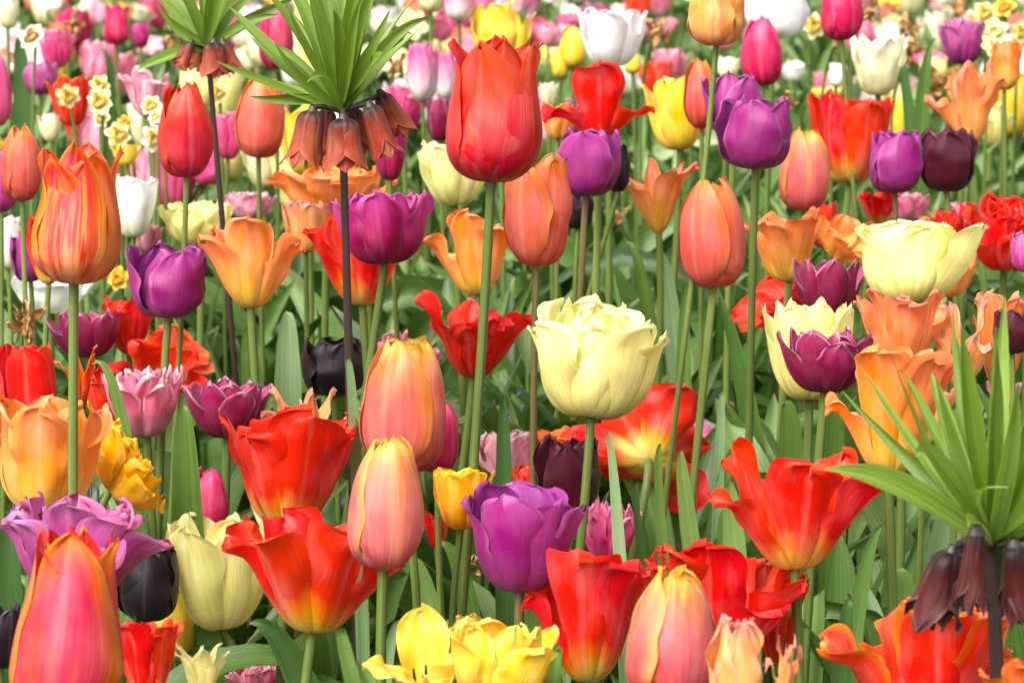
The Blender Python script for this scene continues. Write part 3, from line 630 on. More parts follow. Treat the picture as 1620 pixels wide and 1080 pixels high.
T('open', 'redyellow', 455, 638, 836, 220, 1.92, 'crinkled red tulip with yellow base left of the closed salmon ones', seed=13,
  tilt=(4, -12), petals=[(-66, 10, 1.05, 1.2, 0), (-128, 4, .86, 1.2, -8), (-14, 6, .98, .9, 0), (100, 8, 1.12, 1.1, 0), (165, 4, 1.02, .9, 0), (40, 8, 1.1, 1.1, 0)])
T('lily', 'peach', 492, 606, 745, 160, 2.02, 'peach tulip whose pointed tips stand up behind the crinkled red one', az=-20, jit=6, ruffle=.05)
T('bud', 'hotpink', 329, 737, 860, 68, 2.1, 'closed crimson pink tulip left of the crinkled red one', az=-80)
T('bowl', 'orange', 78, 618, 815, 200, 1.86, 'large peach orange tulip with yellow base on the left', seed=31, W=.3, az=-85, ruffle=.05)
T('peony', 'yelloworange', 200, 628, 812, 124, 1.98, 'shaggy golden double tulip right of the large peach orange one', tilt=(38, -5), W=.36, layers=[(5, 1.05, -30, .02), (6, 1, -8, 0), (6, .9, 8, 0), (5, .8, 22, 0)], jit=14)
T('bud', 'red', 42, 540, 680, 96, 2.05, 'upright red tulip above the large peach orange one at the left edge', az=-90, tip=(2.6, .5), th=[(0, -5), (.1, 32), (.25, 72), (.5, 88), (.8, 92), (1, 96)])
T('lily', 'redorange', 120, 545, 640, 70, 2.12, 'narrow orange red petals just left of the flamed goblet stem', az=-50, stamens=False)
T('peony', 'pink', 226, 574, 692, 132, 2.20, 'frilly pink double tulip between the two thin stems on the left', az=0)
T('open', 'red', 206, 462, 560, 92, 2.38, 'round red tulip left of the purple tulip stem', az=-95, stamens=False)
T('wild', 'redyellow', 235, 515, 625, 190, 2.36, 'sprawling coral red tulip opening to a yellow centre above the frilly pink one', tilt=(12, 35), az=-30, seed=6)
T('open', 'redyellow', 72, 338, 450, 90, 2.36, 'red tulip half hidden behind the flamed goblet', az=-60)
T('cup', 'purple', 46, 363, 446, 62, 2.46, 'small purple tulip at the left beside the hidden red one', az=-60)
T('bowl', 'white', 84, 434, 496, 134, 2.55, 'low white tulip behind the base of the flamed goblet', az=-80)
T('bowl', 'white', 6, 338, 426, 60, 2.6, 'white tulip cut off by the left edge', az=-60)
T('bowl', 'white', 208, 272, 376, 86, 2.60, 'white tulip with a green stripe right of the flamed goblet', az=-70)
T('double', 'paleyellow', 308, 314, 388, 126, 2.62, 'pale yellow double tulip behind the slender red tulip stem', az=-40)
T('cup', 'mauve', 2, 232, 335, 56, 2.5, 'mauve pink tulip cut off by the left edge below the salmon one', az=-40)
T('bud', 'pinkrose', -6, 80, 200, 50, 2.8, 'bright pink tulip cut off by the left edge near the top')
T('open', 'redyellow', 232, 975, 1110, 118, 1.70, 'red tulip at the bottom between the flamed tulip and the yellow one', seed=2,
  petals=[(-110, 6, 1, 1.1, 0), (-40, 4, 1, .8, 0), (-70, 6, .85, .7, 0), (40, 0, 1, 1, 0), (110, 4, .95, 1, 0), (170, 0, .9, 1, 0)], stamens=False)
T('bowl', 'yellow', 280, 915, 1045, 136, 2.02, 'light yellow tulip behind the red one in the lower left', az=-90)
T('lily', 'paleyellow', 318, 1015, 1110, 92, 1.80, 'small open pale yellow tulip with dark stamens at the bottom left', az=-20, W=.26)
T('peony', 'pink', 405, 1040, 1110, 112, 1.95, 'pink many petalled bloom at the bottom edge under the pale yellow tulip')
T('wild', 'yellow', 668, 952, 1105, 192, 1.64, 'open yellow tulip showing dark stamens at the bottom', seed=12, tilt=(0, 12),
  petals=[(95, 8, 1.15, 1.3, 0), (-165, -12, .95, .9, -10), (-15, 4, 1.1, 1.1, 0), (-60, -5, .7, 1, 0), (-125, -5, .7, 1, 0)])
T('double', 'yellow', 792, 972, 1120, 186, 1.60, 'broad yellow tulip at the bottom, right of the open yellow one', az=-60, seed=14, layers=[(4, 1, -10, .03), (3, 1, 2, 0), (3, .95, 10, 0)])
T('bowl', 'yelloworange', 735, 738, 838, 100, 1.76, 'golden orange tulip left of the big bright purple one', az=-110)
T('open', 'red', 690, 805, 868, 52, 2.1, 'small patch of a red tulip between the salmon bud and the purple tulip', stamens=False)
# ---- centre ------------------------------------------------------------------------------------
T('goblet', 'redpink', 783, 53, 289, 156, 1.80, 'tallest red goblet tulip with pointed tips, top centre', stem=(738, 745), sr=.0034, seed=7, jit=3,
  petals=[(-115, -1, .96, 1.15, 8), (-42, 0, .97, 1.2, 8), (-84, 2, 1.0, .8, 0), (30, 0, 1, 1, 0), (95, 0, 1.02, 1.1, 0), (165, -1, .97, 1, 0)])
T('cup', 'coralbud', 850, 238, 421, 112, 2.10, 'salmon and orange tulip just right of the tallest red goblet', az=-120, stem=(853, 680), W=.33, smat='stembrown')
T('cup', 'purple', 931, 199, 311, 104, 2.46, 'purple tulip right of the tallest red goblet', az=-100, stem=(918, 460), W=.37, smat='stembrown')
T('cup', 'black', 978, 226, 304, 40, 2.56, 'black tulip hidden behind the purple one right of the goblet', az=-60, stem=(936, 460))
T('cup', 'black', 914, 300, 363, 52, 2.62, 'black tulip under the purple one right of the goblet', az=-60)
T('wild', 'red', 946, 94, 222, 182, 2.52, 'red tulip with one tall upright petal and drooping side petals, upper centre',
  petals=[(-90, 20, 1.05, 1.7, 0), (-12, -32, .85, .8, -20), (-168, -36, .85, 1.1, -20), (90, 14, 1, 1.5, 0)], stamens=False)
T('bowl', 'yellow', 1066, 113, 238, 104, 2.80, 'yellow tulip above the small coral lily shaped one', az=-70, W=.34)
T('bowl', 'palegreen', 722, 217, 326, 124, 2.50, 'pale greenish yellow tulip left of the tallest red goblet stem', az=-110)
T('open', 'orange', 743, 329, 467, 156, 2.36, 'open orange yellow tulip behind the tallest red goblet stem', seed=19, az=-60)
T('lily', 'coral', 1038, 249, 371, 136, 2.60, 'small coral lily shaped tulip with pointed spreading petals', stem=(1041, 520), W=.24,
  petals=[(-160, -18, 1.05, 1.3, 10), (-60, -2, 1, 1.4, 0), (-25, -8, 1.1, 1.2, 0), (100, 10, 1.1, 1, 0), (150, -4, 1, 1, 0), (40, 0, 1.1, 1, 0)])
T('wild', 'red', 752, 458, 598, 190, 2.28, 'sprawling bright red tulip left of the largest pale yellow one', seed=23,
  petals=[(-150, 0, 1.15, .9, 10), (-60, 2, .9, 1.4, 0), (-15, -8, 1.0, 1.0, 0), (95, 6, 1, 1.3, 0), (20, 4, .9, 1.1, 0), (-100, -6, .8, 1.2, 0)], stamens=False)
T('open', 'pink', 622, 520, 600, 80, 2.42, 'pink tulip peeking out behind the large closed salmon one', stamens=False)
T('bowl', 'yellow', 657, 528, 590, 50, 2.36, 'small yellow tulip just behind the tip of the large closed salmon one')
T('double', 'pinkstripe', 800, 678, 768, 106, 2.34, 'pink and white striped tulip behind the dark upright leaf, centre')
T('peony', 'pinkrose', 962, 782, 892, 108, 2.04, 'rose pink double tulip behind the dark maroon one')
T('bud', 'pinkwhite', 1106, 660, 768, 56, 2.42, 'pink and white tulip behind the salmon bud stem, centre right')
T('cup', 'maroon', 989, 451, 492, 38, 3.3, 'tiny dark maroon tulip above the largest pale yellow one')
T('bud', 'cream', 998, 415, 460, 26, 3.5, 'tiny cream bud between the leaves above the largest pale yellow tulip')
# ---- right side --------------------------------------------------------------------------------
T('bud', 'coralbud', 1126, 277, 456, 108, 2.20, 'closed salmon tulip on a long green stem, right of centre', az=-130, stem=(1098, 850), sr=.0034)
T('bud', 'salmonyellow', 1273, 200, 335, 82, 2.60, 'closed salmon tulip in front of the red one, upper right', az=-90, stem=(1278, 470))
T('cup', 'purple', 1192, 148, 268, 124, 2.34, 'front one of the two touching purple tulips, upper right', az=-100, stem=(1180, 600), W=.33)
T('cup', 'purple', 1158, 110, 214, 102, 2.46, 'rear one of the two touching purple tulips, upper right', az=-60)
T('cup', 'purple', 1418, 203, 306, 90, 2.60, 'purple tulip left of the dark maroon one, upper right', az=-80, stem=(1427, 470), W=.33, smat='stembrown')
T('cup', 'maroon', 1501, 198, 304, 94, 2.60, 'dark maroon tulip in the upper right', az=-95, stem=(1513, 470), W=.33)
T('bowl', 'redyellow', 1347, 138, 291, 140, 2.76, 'tall open red tulip with pale orange base, upper right', seed=28, stem=(1333, 440), az=-80)
T('bud', 'coralbud', 1108, 90, 204, 54, 2.60, 'salmon bud behind the stem of the yellow and red flamed tulip', az=-120, stem=(1113, 400))
T('cup', 'flamepale', 1132, -30, 73, 92, 2.20, 'yellow tulip flamed with red at the top edge', az=-110, stem=(1112, 300), W=.33)
T('bud', 'hotpink', 1205, 25, 136, 66, 2.86, 'closed crimson pink tulip above the purple pair', az=-100)
T('bud', 'hotpink', 1332, -40, 64, 68, 2.74, 'closed crimson pink tulip at the top edge above the white one', az=-60, stem=(1340, 200))
T('bowl', 'cream', 1390, 52, 152, 90, 2.92, 'white tulip with raised pointed petals above the tall open red one', az=-80, W=.3, ruffle=.06)
T('cup', 'whitepink', 1228, -28, 62, 108, 3.2, 'white tulip with pink rims at the top edge right of the flamed one', az=-50)
T('bowl', 'whitepink', 969, 10, 106, 114, 2.92, 'large white tulip with fine pink rims, top centre', az=-95)
T('wild', 'apricot', 1528, 95, 228, 132, 2.82, 'apricot tulip with twisted petals near the upper right corner', seed=16, jit=14, stem=(1555, 400), stamens=False)
T('cup', 'orangedeep', 1592, 62, 143, 52, 3.0, 'small orange red tulip near the upper right corner', stem=(1589, 300))
T('double', 'mauve', 1524, 26, 102, 84, 3.2, 'mauve double tulip near the upper right corner')
T('open', 'orange', 1236, 326, 446, 128, 2.44, 'open orange tulip left of the salmon bud stem, right side', seed=20, az=-60)
T('open', 'orange', 1342, 338, 416, 122, 2.52, 'curling orange tulip above the crimson one, right side', seed=22, tilt=(25, 20))
T('open', 'redyellow', 1222, 405, 525, 134, 2.56, 'drooping red petals below the open orange tulip, right side', tilt=(-50, 10), W=.42, stamens=False)
T('cup', 'red', 1305, 316, 392, 44, 2.7, 'red tulip behind the salmon bud stem, right side')
T('double', 'crimsonedge', 1312, 402, 504, 116, 2.28, 'crimson tulip left of the big pale yellow one, right side', az=-90, layers=[(3, 1, -10, .03), (3, 1, 2, 0)], ruffle=.02, tip=(1.9, .75))
T('bowl', 'paleyellow', 1459, 346, 480, 214, 2.20, 'broad pale yellow tulip on the right side', seed=25, tip=(3.4, .5), tilt=(2, -14),
  petals=[(-80, 8, 1.05, 1.5, 0), (-150, 6, .85, 1.1, 0), (-15, -10, 1.15, 1.0, 0), (95, 6, 1.1, 1.4, 0), (35, 4, 1.05, 1.2, 0), (155, 6, 1, 1.1, 0), (-50, 6, 1, 1.1, 0)])
T('double', 'paleyellow', 1277, 468, 633, 148, 2.16, 'pale yellow tulip behind the crimson one with pale rims, right side', seed=26, az=-120, layers=[(4, 1, -6, .03), (4, 1, 3, 0), (3, .95, 10, 0)], ruffle=.03)
T('double', 'crimsonedge', 1305, 512, 622, 154, 2.00, 'crimson tulip with pale rims in front of the pale yellow one, right side', az=-75, layers=[(4, 1, -14, .03), (4, 1, -4, 0), (4, .95, 8, 0)], stem=(1297, 760), tip=(2.3, .6), ruffle=.03)
T('open', 'apricot', 1427, 453, 590, 156, 2.05, 'apricot tulip standing below the broad pale yellow one', az=-90, seed=27, jit=5)
T('open', 'orange', 1410, 542, 754, 212, 1.86, 'large orange tulip with yellow base left of the right hand crown imperial', seed=29,
  petals=[(-110, 8, 1, 1.1, 0), (-170, -16, .85, .8, -50), (-50, 2, .98, 1.1, 0), (-15, -4, 1.0, .9, 0), (90, 4, 1, 1.1, 0), (30, 0, 1.02, 1, 0)])
T('wild', 'peach', 1518, 472, 615, 112, 2.06, 'wilting peach tulip with curled tips behind the right hand crown imperial', ruffle=.07, W=.24, az=-60)
T('open', 'apricot', 1590, 458, 615, 104, 2.1, 'orange tulip at the right edge behind the crown imperial leaves', az=-120)
T('cup', 'maroon', 1600, 486, 560, 60, 2.04, 'dark crimson tulip at the right edge behind the crown imperial leaves')
T('peony', 'red', 1592, 298, 430, 150, 2.50, 'many petalled red double tulip at the right edge', W=.34, tilt=(0, 12))
T('peony', 'red', 1502, 328, 392, 76, 2.58, 'smaller red double tulip behind the broad pale yellow one')
T('cup', 'mauve', 1630, 362, 432, 66, 2.1, 'mauve tulip cut off by the right edge below the red double one')
T('double', 'pink', 1432, 300, 352, 80, 3.0, 'small fading pink tulip behind the purple tulip stem, right side')
T('double', 'pinkstripe', 1528, 318, 362, 60, 3.0, 'small pink tulip behind the dark maroon tulip stem')
T('wild', 'peach', 1480, 330, 370, 56, 2.9, 'small withered peach petals between the two pink tulips on the right')
T('bowl', 'pinkstripe', 1590, 600, 640, 60, 2.3, 'small pink tulip at the right edge behind the crown imperial leaves')
# ---- upper left and upper centre, farther back -----------------------------------------------
T('bud', 'hotpink', 437, 2, 110, 56, 3.0, 'crimson tulip between the two crown imperials near the top', az=-60)
T('cup', 'pinkwhite', 668, 64, 161, 52, 3.2, 'pink and white tulip left of the tallest red goblet', az=-110, W=.33, stem=(672, 400))
T('cup', 'pinkwhite', 707, 78, 158, 40, 3.4, 'smaller pink and white tulip touching the tallest red goblet')
T('cup', 'crimsonedge', 695, 152, 224, 42, 3.15, 'dull crimson bud left of the tallest red goblet')
T('peony', 'pinkrose', 642, 128, 208, 80, 3.3, 'rose pink double tulip beside the brown bells of the tall crown imperial')
T('double', 'magenta', 617, 184, 286, 60, 2.4, 'magenta tulip partly behind the brown bells of the tall crown imperial')
T('bowl', 'yellow', 480, 160, 278, 100, 2.72, 'yellow tulip hidden behind the brown bells of the tall crown imperial')
T('cup', 'yellow', 782, 0, 92, 74, 3.1, 'yellow tulip behind the tips of the tallest red goblet')
T('lily', 'yellow', 820, 10, 100, 56, 3.2, 'pointed yellow tulip behind the right tip of the tallest red goblet', stamens=False)
T('bud', 'yellow', 905, 40, 108, 42, 3.3, 'yellow bud left of the large white tulip')
T('bud', 'yellow', 886, 76, 124, 26, 3.3, 'small yellow bud below the one left of the large white tulip')
T('bud', 'yellow', 1001, 80, 117, 27, 3.3, 'small round yellow bud under the large white tulip')
T('cup', 'pinkwhite', 725, -35, 33, 54, 3.1, 'pink tulip with white base at the top edge above the goblet')
T('cup', 'cream', 681, -42, 20, 48, 3.2, 'cream tulip at the top edge left of the pink one')
T('bowl', 'redorange', 107, 117, 200, 74, 3.0, 'small orange red tulip behind the pale daffodils, upper left')
T('open', 'pinkstripe', 228, 104, 186, 84, 3.0, 'pink striped tulip left of the rear crown imperial', stamens=False, az=-60)
T('cup', 'mauve', 64, 94, 150, 56, 3.4, 'mauve pink tulip left of the small orange red one, upper left')
T('double', 'pinkrose', 92, 46, 108, 60, 3.6, 'bright pink double tulip above the mauve one, upper left')
T('goblet', 'hotpink', 184, 5, 72, 42, 3.6, 'bright crimson pink tulip at the top, left of the rear crown imperial')
T('cup', 'magenta', 222, 34, 76, 30, 3.8, 'dark magenta tulip right of the crimson pink one at the top left')
T('double', 'pinkrose', 362, 176, 252, 54, 2.95, 'rose pink tulip left of the closed salmon one between the crown imperials')
T('double', 'pinkstripe', 398, 302, 348, 84, 2.9, 'small ragged pink tulip above the open orange one on the left')
T('cup', 'cream', 14, -10, 46, 34, 3.3, 'cream tulip in the top left corner')
T('bowl', 'cream', 78, 178, 224, 44, 3.0, 'cream tulip below the small orange red one, upper left')
T('bowl', 'yellow', 198, 225, 262, 50, 2.85, 'small yellow tulip under the pale daffodils, upper left')
T('bowl', 'cream', 868, 128, 170, 34, 3.0, 'small cream bloom between the goblet and the tall red petal')
T('cup', 'cream', 1153, 88, 124, 36, 3.1, 'small cream tulip above the rear purple one')
T('bowl', 'orange', 884, 160, 220, 66, 2.62, 'orange petals between the tallest red goblet and the purple tulip', stamens=False)
T('cup', 'white', 1325, 98, 138, 30, 3.2, 'small white bud left of the white tulip with raised petals')

T('bowl', 'orangedeep', 892, 672, 740, 92, 2.26, 'orange tulip whose rim shows above the dark maroon one, centre', stamens=False)
T('cup', 'redorange', 832, 732, 775, 46, 2.28, 'small orange red petals between the striped pink tulip and the dark maroon one')
T('wild', 'peach', 1478, 555, 705, 96, 2.0, 'ragged peach petals between the large orange tulip and the crown imperial leaves', W=.36, seed=41, stamens=False)
T('bowl', 'orangedeep', 1556, 975, 1080, 80, 1.72, 'orange tulip showing just beside the dark stem at the lower right', stamens=False)
T('open', 'red', 170, 585, 690, 90, 2.27, 'deep red tulip between the flamed goblet stem and the frilly pink one', stamens=False)
T('open', 'redorange', 284, 510, 592, 116, 2.42, 'coral red tulip lying sideways behind two thin stems on the left', tilt=(55, 10), stamens=False, W=.42)
T('bowl', 'red', 2, 545, 640, 50, 2.12, 'red tulip cut off by the left edge beside the upright red one')
T('bowl', 'cream', 446, 786, 850, 100, 1.99, 'cream tulip whose rim shows between the two crinkled red ones')
T('cup', 'yellow', 742, 968, 1040, 74, 1.78, 'yellow tulip behind the gap between the two bottom yellow ones')
T('open', 'redpink', 1204, 878, 1010, 118, 1.88, 'rosy red tulip left of the narrow hanging red petals', stamens=False)
T('cup', 'redorange', 1372, 350, 405, 64, 2.62, 'orange red tulip behind the left edge of the broad pale yellow one')
T('wild', 'orange', 582, 262, 332, 96, 2.62, 'orange tulip right of the dark stem under the brown bells', stamens=False)
T('double', 'pinkstripe', 232, 352, 398, 54, 2.66, 'small faded pink tulip under the white one with the green stripe')
T('open', 'redyellow', 1392, 300, 352, 70, 2.85, 'small red tulip behind the purple tulip stem on the right', stamens=False)
T('double', 'pink', 655, 545, 610, 90, 2.45, 'rose pink tulip between the large salmon bud and the sprawling red one')
T('bowl', 'apricot', 1500, 395, 470, 90, 2.45, 'apricot tulip behind the right side of the broad pale yellow one')
T('open', 'pink', 1130, 560, 620, 70, 2.75, 'pink tulip low behind the long stem of the salmon one')if 0 else None
# ---- leaves one can point at: each belongs to the nearest plant ----------------------------------
def L(tip, mid, wpx, d, mat='leaf', face=(0, -1, .25), fold=.3, bend=None, twist=0., base=None):
    t3 = at(*tip, d); m3 = at(*mid, d)
    bx = base if base is not None else mid[0] + (mid[0] - tip[0]) * .8
    g = at(bx, 1080, d)
    best = min(PLANTS, key=lambda p: (p[1][0] - g[0]) ** 2 + 1.5 * (p[1][1] - d) ** 2)
    r, b = best[0], best[1]
    P0 = np.array([b[0] + np.clip(g[0] - b[0], -.03, .03), b[1], .01])
    # cubic through base, mid and tip
    P1 = P0 * .4 + m3 * .6; P1[2] = min(P1[2], m3[2] * .55)
    P2 = m3 + (m3 - P0) * .25 + (m3 - t3) * .12
    if bend is not None: P2 = at(*bend, d)
    pts = bez(P0, P1, P2, 22, t3)
    link('leaf', grid_mesh('leaf', [blade(pts - b, wpx * .5 * d / FPX, face, fold=fold, nu=9, twist=twist, wave=.1)], mat), r)
L((797, 622), (797, 780), 34, 2.12, 'leafdark')
L((958, 680), (985, 860), 26, 1.84, 'leafpale', twist=.5)
L((1047, 702), (1044, 850), 22, 1.9, 'leaf')
L((1078, 712), (1092, 850), 36, 1.98, 'leaf')
L((1011, 768), (1013, 880), 17, 1.86, 'leafdark')
L((457, 495), (455, 600), 52, 2.42, 'leafpale')
L((395, 520), (400, 610), 44, 2.45, 'leaf')
L((146, 575), (215, 700), 30, 2.02, 'leaf', twist=.3)
L((290, 640), (297, 790), 58, 2.0, 'leaf')
L((1322, 908), (1400, 960), 70, 2.1, 'leafpale', bend=(1375, 890), base=1420, fold=.2)
L((1130, 445), (1200, 700), 40, 2.4, 'leaf')
L((1142, 622), (1138, 720), 20, 2.2, 'leafpale')
L((546, 580), (566, 680), 24, 1.95, 'leafpale', twist=.4)
L((1400, 830), (1350, 950), 32, 2.0, 'leaf', base=1300)
L((1150, 760), (1165, 880), 46, 2.05, 'leaf')
L((1205, 800), (1200, 900), 44, 2.1, 'leafdark')
L((547, 1020), (560, 1075), 34, 1.52, 'leaf')
L((395, 985), (500, 1075), 70, 1.86, 'leafdark', twist=.4)
L((648, 880), (700, 1000), 44, 1.95, 'leaf', twist=.3)
L((1265, 880), (1260, 960), 40, 2.1, 'leafdark')
L((1560, 640), (1480, 900), 70, 2.2, 'leafpale')
L((1180, 700), (1125, 800), 30, 2.2, 'leaf')
L((1240, 640), (1255, 720), 50, 2.25, 'leaf')
L((1315, 640), (1320, 730), 46, 2.1, 'leaf')
L((1410, 50), (1452, 250), 26, 3.2, 'leafdark', base=1452)
L((1482, 60), (1448, 220), 30, 3.1, 'leaf')
L((26, 60), (40, 180), 40, 3.4, 'leafdark')
L((150, 80), (185, 190), 20, 3.2, 'leafdark')
L((965, 55), (870, 120), 22, 3.3, 'leaf')
L((1040, 395), (1070, 520), 34, 2.65, 'leafpale')
L((990, 380), (1035, 510), 30, 2.7, 'leaf')
L((1085, 440), (1080, 620), 30, 2.5, 'leaf')
L((890, 1060), (870, 1078), 30, 1.6, 'leaf')
L((640, 990), (600, 1075), 26, 1.75, 'leafpale', twist=-.4)
L((20, 830), (10, 930), 60, 1.9, 'leafdark')
L((690, 860), (745, 900), 40, 2.0, 'leaf', bend=(750, 830), base=760)
L((1420, 900), (1440, 1000), 60, 1.95, 'leaf')
L((1345, 950), (1330, 1060), 40, 1.75, 'leafdark', twist=.3)
L((320, 960), (335, 1040), 50, 1.95, 'leaf', twist=-.4)

# ---- crown imperials ---------------------------------------------------------------------------
def crown_imperial(cx, cy, d, label, tips, bells, stem_to, sr, bellmat, lw=26, seed=1):
    rg = np.random.default_rng(seed); lw *= (.9 if lw < 30 else 1.02)
    c = at(cx, cy, d); q = at(*stem_to, d); k = c[2] / (c[2] - q[2])
    base = np.array([c[0] + (q[0] - c[0]) * k, d, 0.])
    r = root('crown_imperial', base, label, 'crown imperial', 'crown imperials')
    pts = bez(c - base, (c - base) * .6, (c - base) * .3, 14, np.zeros(3))[::-1]
    link('stem', grid_mesh('stem', [tube(pts, sr * 1.25, sr * .85, 12)], 'darkstem'), r)
    for i, tp in enumerate(tips):
        tx, ty, dy = tp[:3]; bend = tp[3:5] if len(tp) > 3 else None
        t3 = at(tx, ty, d); t3[1] += dy
        if bend is None and rg.random() < .45: t3 = t3 + [np.sign(t3[0] - c[0]) * .022, 0, -.02]
        c0 = c + [(t3[0] - c[0]) * .03, dy * .03, -.004 + .002 * (i % 4)]
        v = t3 - c0
        if bend: m = at(bend[0], bend[1], d); m[1] += dy * .7
        else: m = c0 + v * .72 + [rg.normal(0, .1) * abs(v[2]), rg.normal(0, .006), np.linalg.norm(v[:2]) * .22 + .004]
        m1 = c0 + (m - c0) * .5 + [v[0] * .04, 0, .003]
        pp = bez(c0, m1, m, 20, t3)
        wd = lw * rg.uniform(.6, 1.15) * .5 * d / FPX * (tp[5] if len(tp) > 5 else 1)
        face = np.array([-v[0] * .7, -.6 if dy <= .02 else -.8, .5])
        link('leaf', grid_mesh('leaf', [blade(pp - base, wd, face, fold=rg.uniform(.4, .8), prof='strap2', nu=9, twist=rg.normal(0, .7), wave=.1)], 'crownleaf'), r)
    for bi, (bx, by, bw, bh, tilt, dy) in enumerate(bells):
        g = flower_grids('bell', rg, rg.uniform(0, 60), 1.0, **({'W': .25, 'jit': 6, 'ruffle': .03} if bellmat == 'belldark' else {}))
        Rm = rotm('y', tilt) @ rotm('x', 180)
        g = [x @ Rm.T for x in g]; av = np.concatenate([x.reshape(-1, 3) for x in g])
        s0 = (d + dy) / FPX
        S = np.array([bw * s0 / np.ptp(av[:, 0])] * 2 + [bh * s0 / np.ptp(av[:, 2])])
        top = at(bx, by, d + dy)
        # bell part = short curved stalk with its dark cap; petals hang from it
        st = bez(c - base + [0, 0, -.004], c - base + (top - c) * [.9, .9, 0] + [0, 0, .004], top - base, 8)
        n = rotm('y', tilt) @ np.array([0, 0, -1.])
        cap = tube(np.array([top - base - n * .003, top - base, top - base + n * .003]), .002, .005, 10)
        b = link('bell', grid_mesh('bell', [tube(st, .0018, .0018, 8), cap], 'darkstem'), r)
        for x in g: link('petal', grid_mesh('petal', [x * S + top - base], bellmat), b)
        # style peeping out
        link('pistil', grid_mesh('pistil', [tube(np.array([top - base + n * .2 * bh * s0, top - base + n * bh * s0 * .97]), .0011, .0014, 6)], 'pistil' if bellmat == 'bell' else 'anther'), b)
    PLANTS.append((r, base, d, cx, cy, label))
crown_imperial(541, 168, 2.00, 'tall crown imperial with brown orange bells and upright green leaf tuft, top centre left',
  [(345, 92, -.02, 400, 120), (352, 8, .02, 400, 60), (412, -25, -.02), (372, 112, .0, 440, 145), (425, -60, .03), (470, -90, -.02), (505, -110, .0), (520, -60, .04),
   (560, -130, -.03), (545, -100, .02, 560, -40), (590, -90, .02), (612, -60, -.02), (640, -20, .0), (672, 38, -.02, 625, 80), (664, 30, .03, 620, 60), (590, 98, -.05, 625, 60),
   (494, 118, -.06, 520, 90), (410, 78, .02, 450, 75), (600, 20, .05), (480, 20, .05), (572, -40, .04), (455, 30, .05, 480, 60), (640, 60, .02, 625, 50), (530, 10, -.03), (440, 60, -.03, 480, 130), (385, 60, .03, 440, 110), (500, -40, .03), (575, -10, -.04, 560, 60), (620, 10, -.03, 590, 80), (655, 0, .04, 610, 60), (460, 0, -.04, 485, 80), (395, 150, -.01, 455, 158), (540, -60, .05)],
  [(495, 174, 74, 96, 8, -.015), (543, 186, 76, 88, 0, -.03), (584, 166, 66, 92, -18, -.012), (602, 148, 70, 84, -30, .02), (518, 172, 60, 88, 8, .03), (556, 170, 56, 84, -10, .035)],
  (553, 600), .0032, 'bell', seed=3)
crown_imperial(328, 72, 2.42, 'rear crown imperial with brown bells and leaf tuft at the top left',
  [(215, 112, -.02, 260, 92), (232, -30, .0, 280, 30), (260, -60, .02), (285, -80, -.02), (320, -100, .02), (345, -90, -.02), (370, -60, .03), (395, -40, .0), (450, 20, -.02, 390, 25),
   (480, -10, .02, 400, 25), (300, -20, .04), (340, -30, .04), (262, 20, .03), (410, 0, .04), (250, 0, -.02, 290, 60)],
  [(302, 68, 46, 48, 22, -.01), (338, 66, 52, 60, 0, -.02), (352, 66, 44, 56, -18, -.01), (318, 66, 44, 50, 8, .02)], (350, 330), .0027, 'bell', seed=5)
crown_imperial(1568, 852, 1.50, 'nearest crown imperial with dark drooping bells and big green leaves, lower right',
  [(1290, 728, -.02, 1400, 745, 1.6), (1345, 560, .02, 1440, 700, .6), (1400, 540, -.01, 1470, 740, .6), (1430, 690, -.05, 1440, 660, 1.1), (1480, 600, .02, 1490, 640, 1.1), (1510, 500, -.02, 1520, 640, 1.2),
   (1560, 500, -.03, 1550, 640, 1.2), (1600, 470, .02, 1590, 640, 1.4), (1640, 500, -.02, 1620, 640, 1.3), (1700, 560, .0, 1640, 700, 1.3), (1720, 700, -.02, 1650, 760, 1.2), (1565, 728, -.06, 1500, 740, .6),
   (1680, 800, -.05, 1640, 800, 1.2), (1535, 560, .05, 1550, 640, 1), (1440, 600, .04, 1500, 720, .8), (1620, 560, .05, 1600, 660, 1), (1500, 650, .03, 1510, 700, 1.0), (1690, 640, .05, 1640, 700, 1), (1460, 560, -.04, 1500, 700, .7), (1530, 520, .05, 1540, 680, .9), (1580, 560, -.06, 1575, 700, 1.0), (1630, 600, -.05, 1610, 720, .9), (1385, 620, .04, 1470, 740, .7), (1420, 640, -.06, 1500, 770, .7), (1500, 780, -.07, 1510, 780, .8), (1610, 690, -.07, 1640, 760, .8), (1350, 650, .05, 1460, 760, .8)],
  [(1545, 836, 70, 150, 2, -.05), (1506, 870, 96, 142, 12, -.02), (1604, 860, 84, 140, -6, -.03), (1634, 850, 76, 124, -14, -.01), (1560, 860, 66, 116, 0, .04), (1530, 852, 70, 120, 8, .03)], (1578, 1080), .0044, 'belldark', lw=36, seed=7)

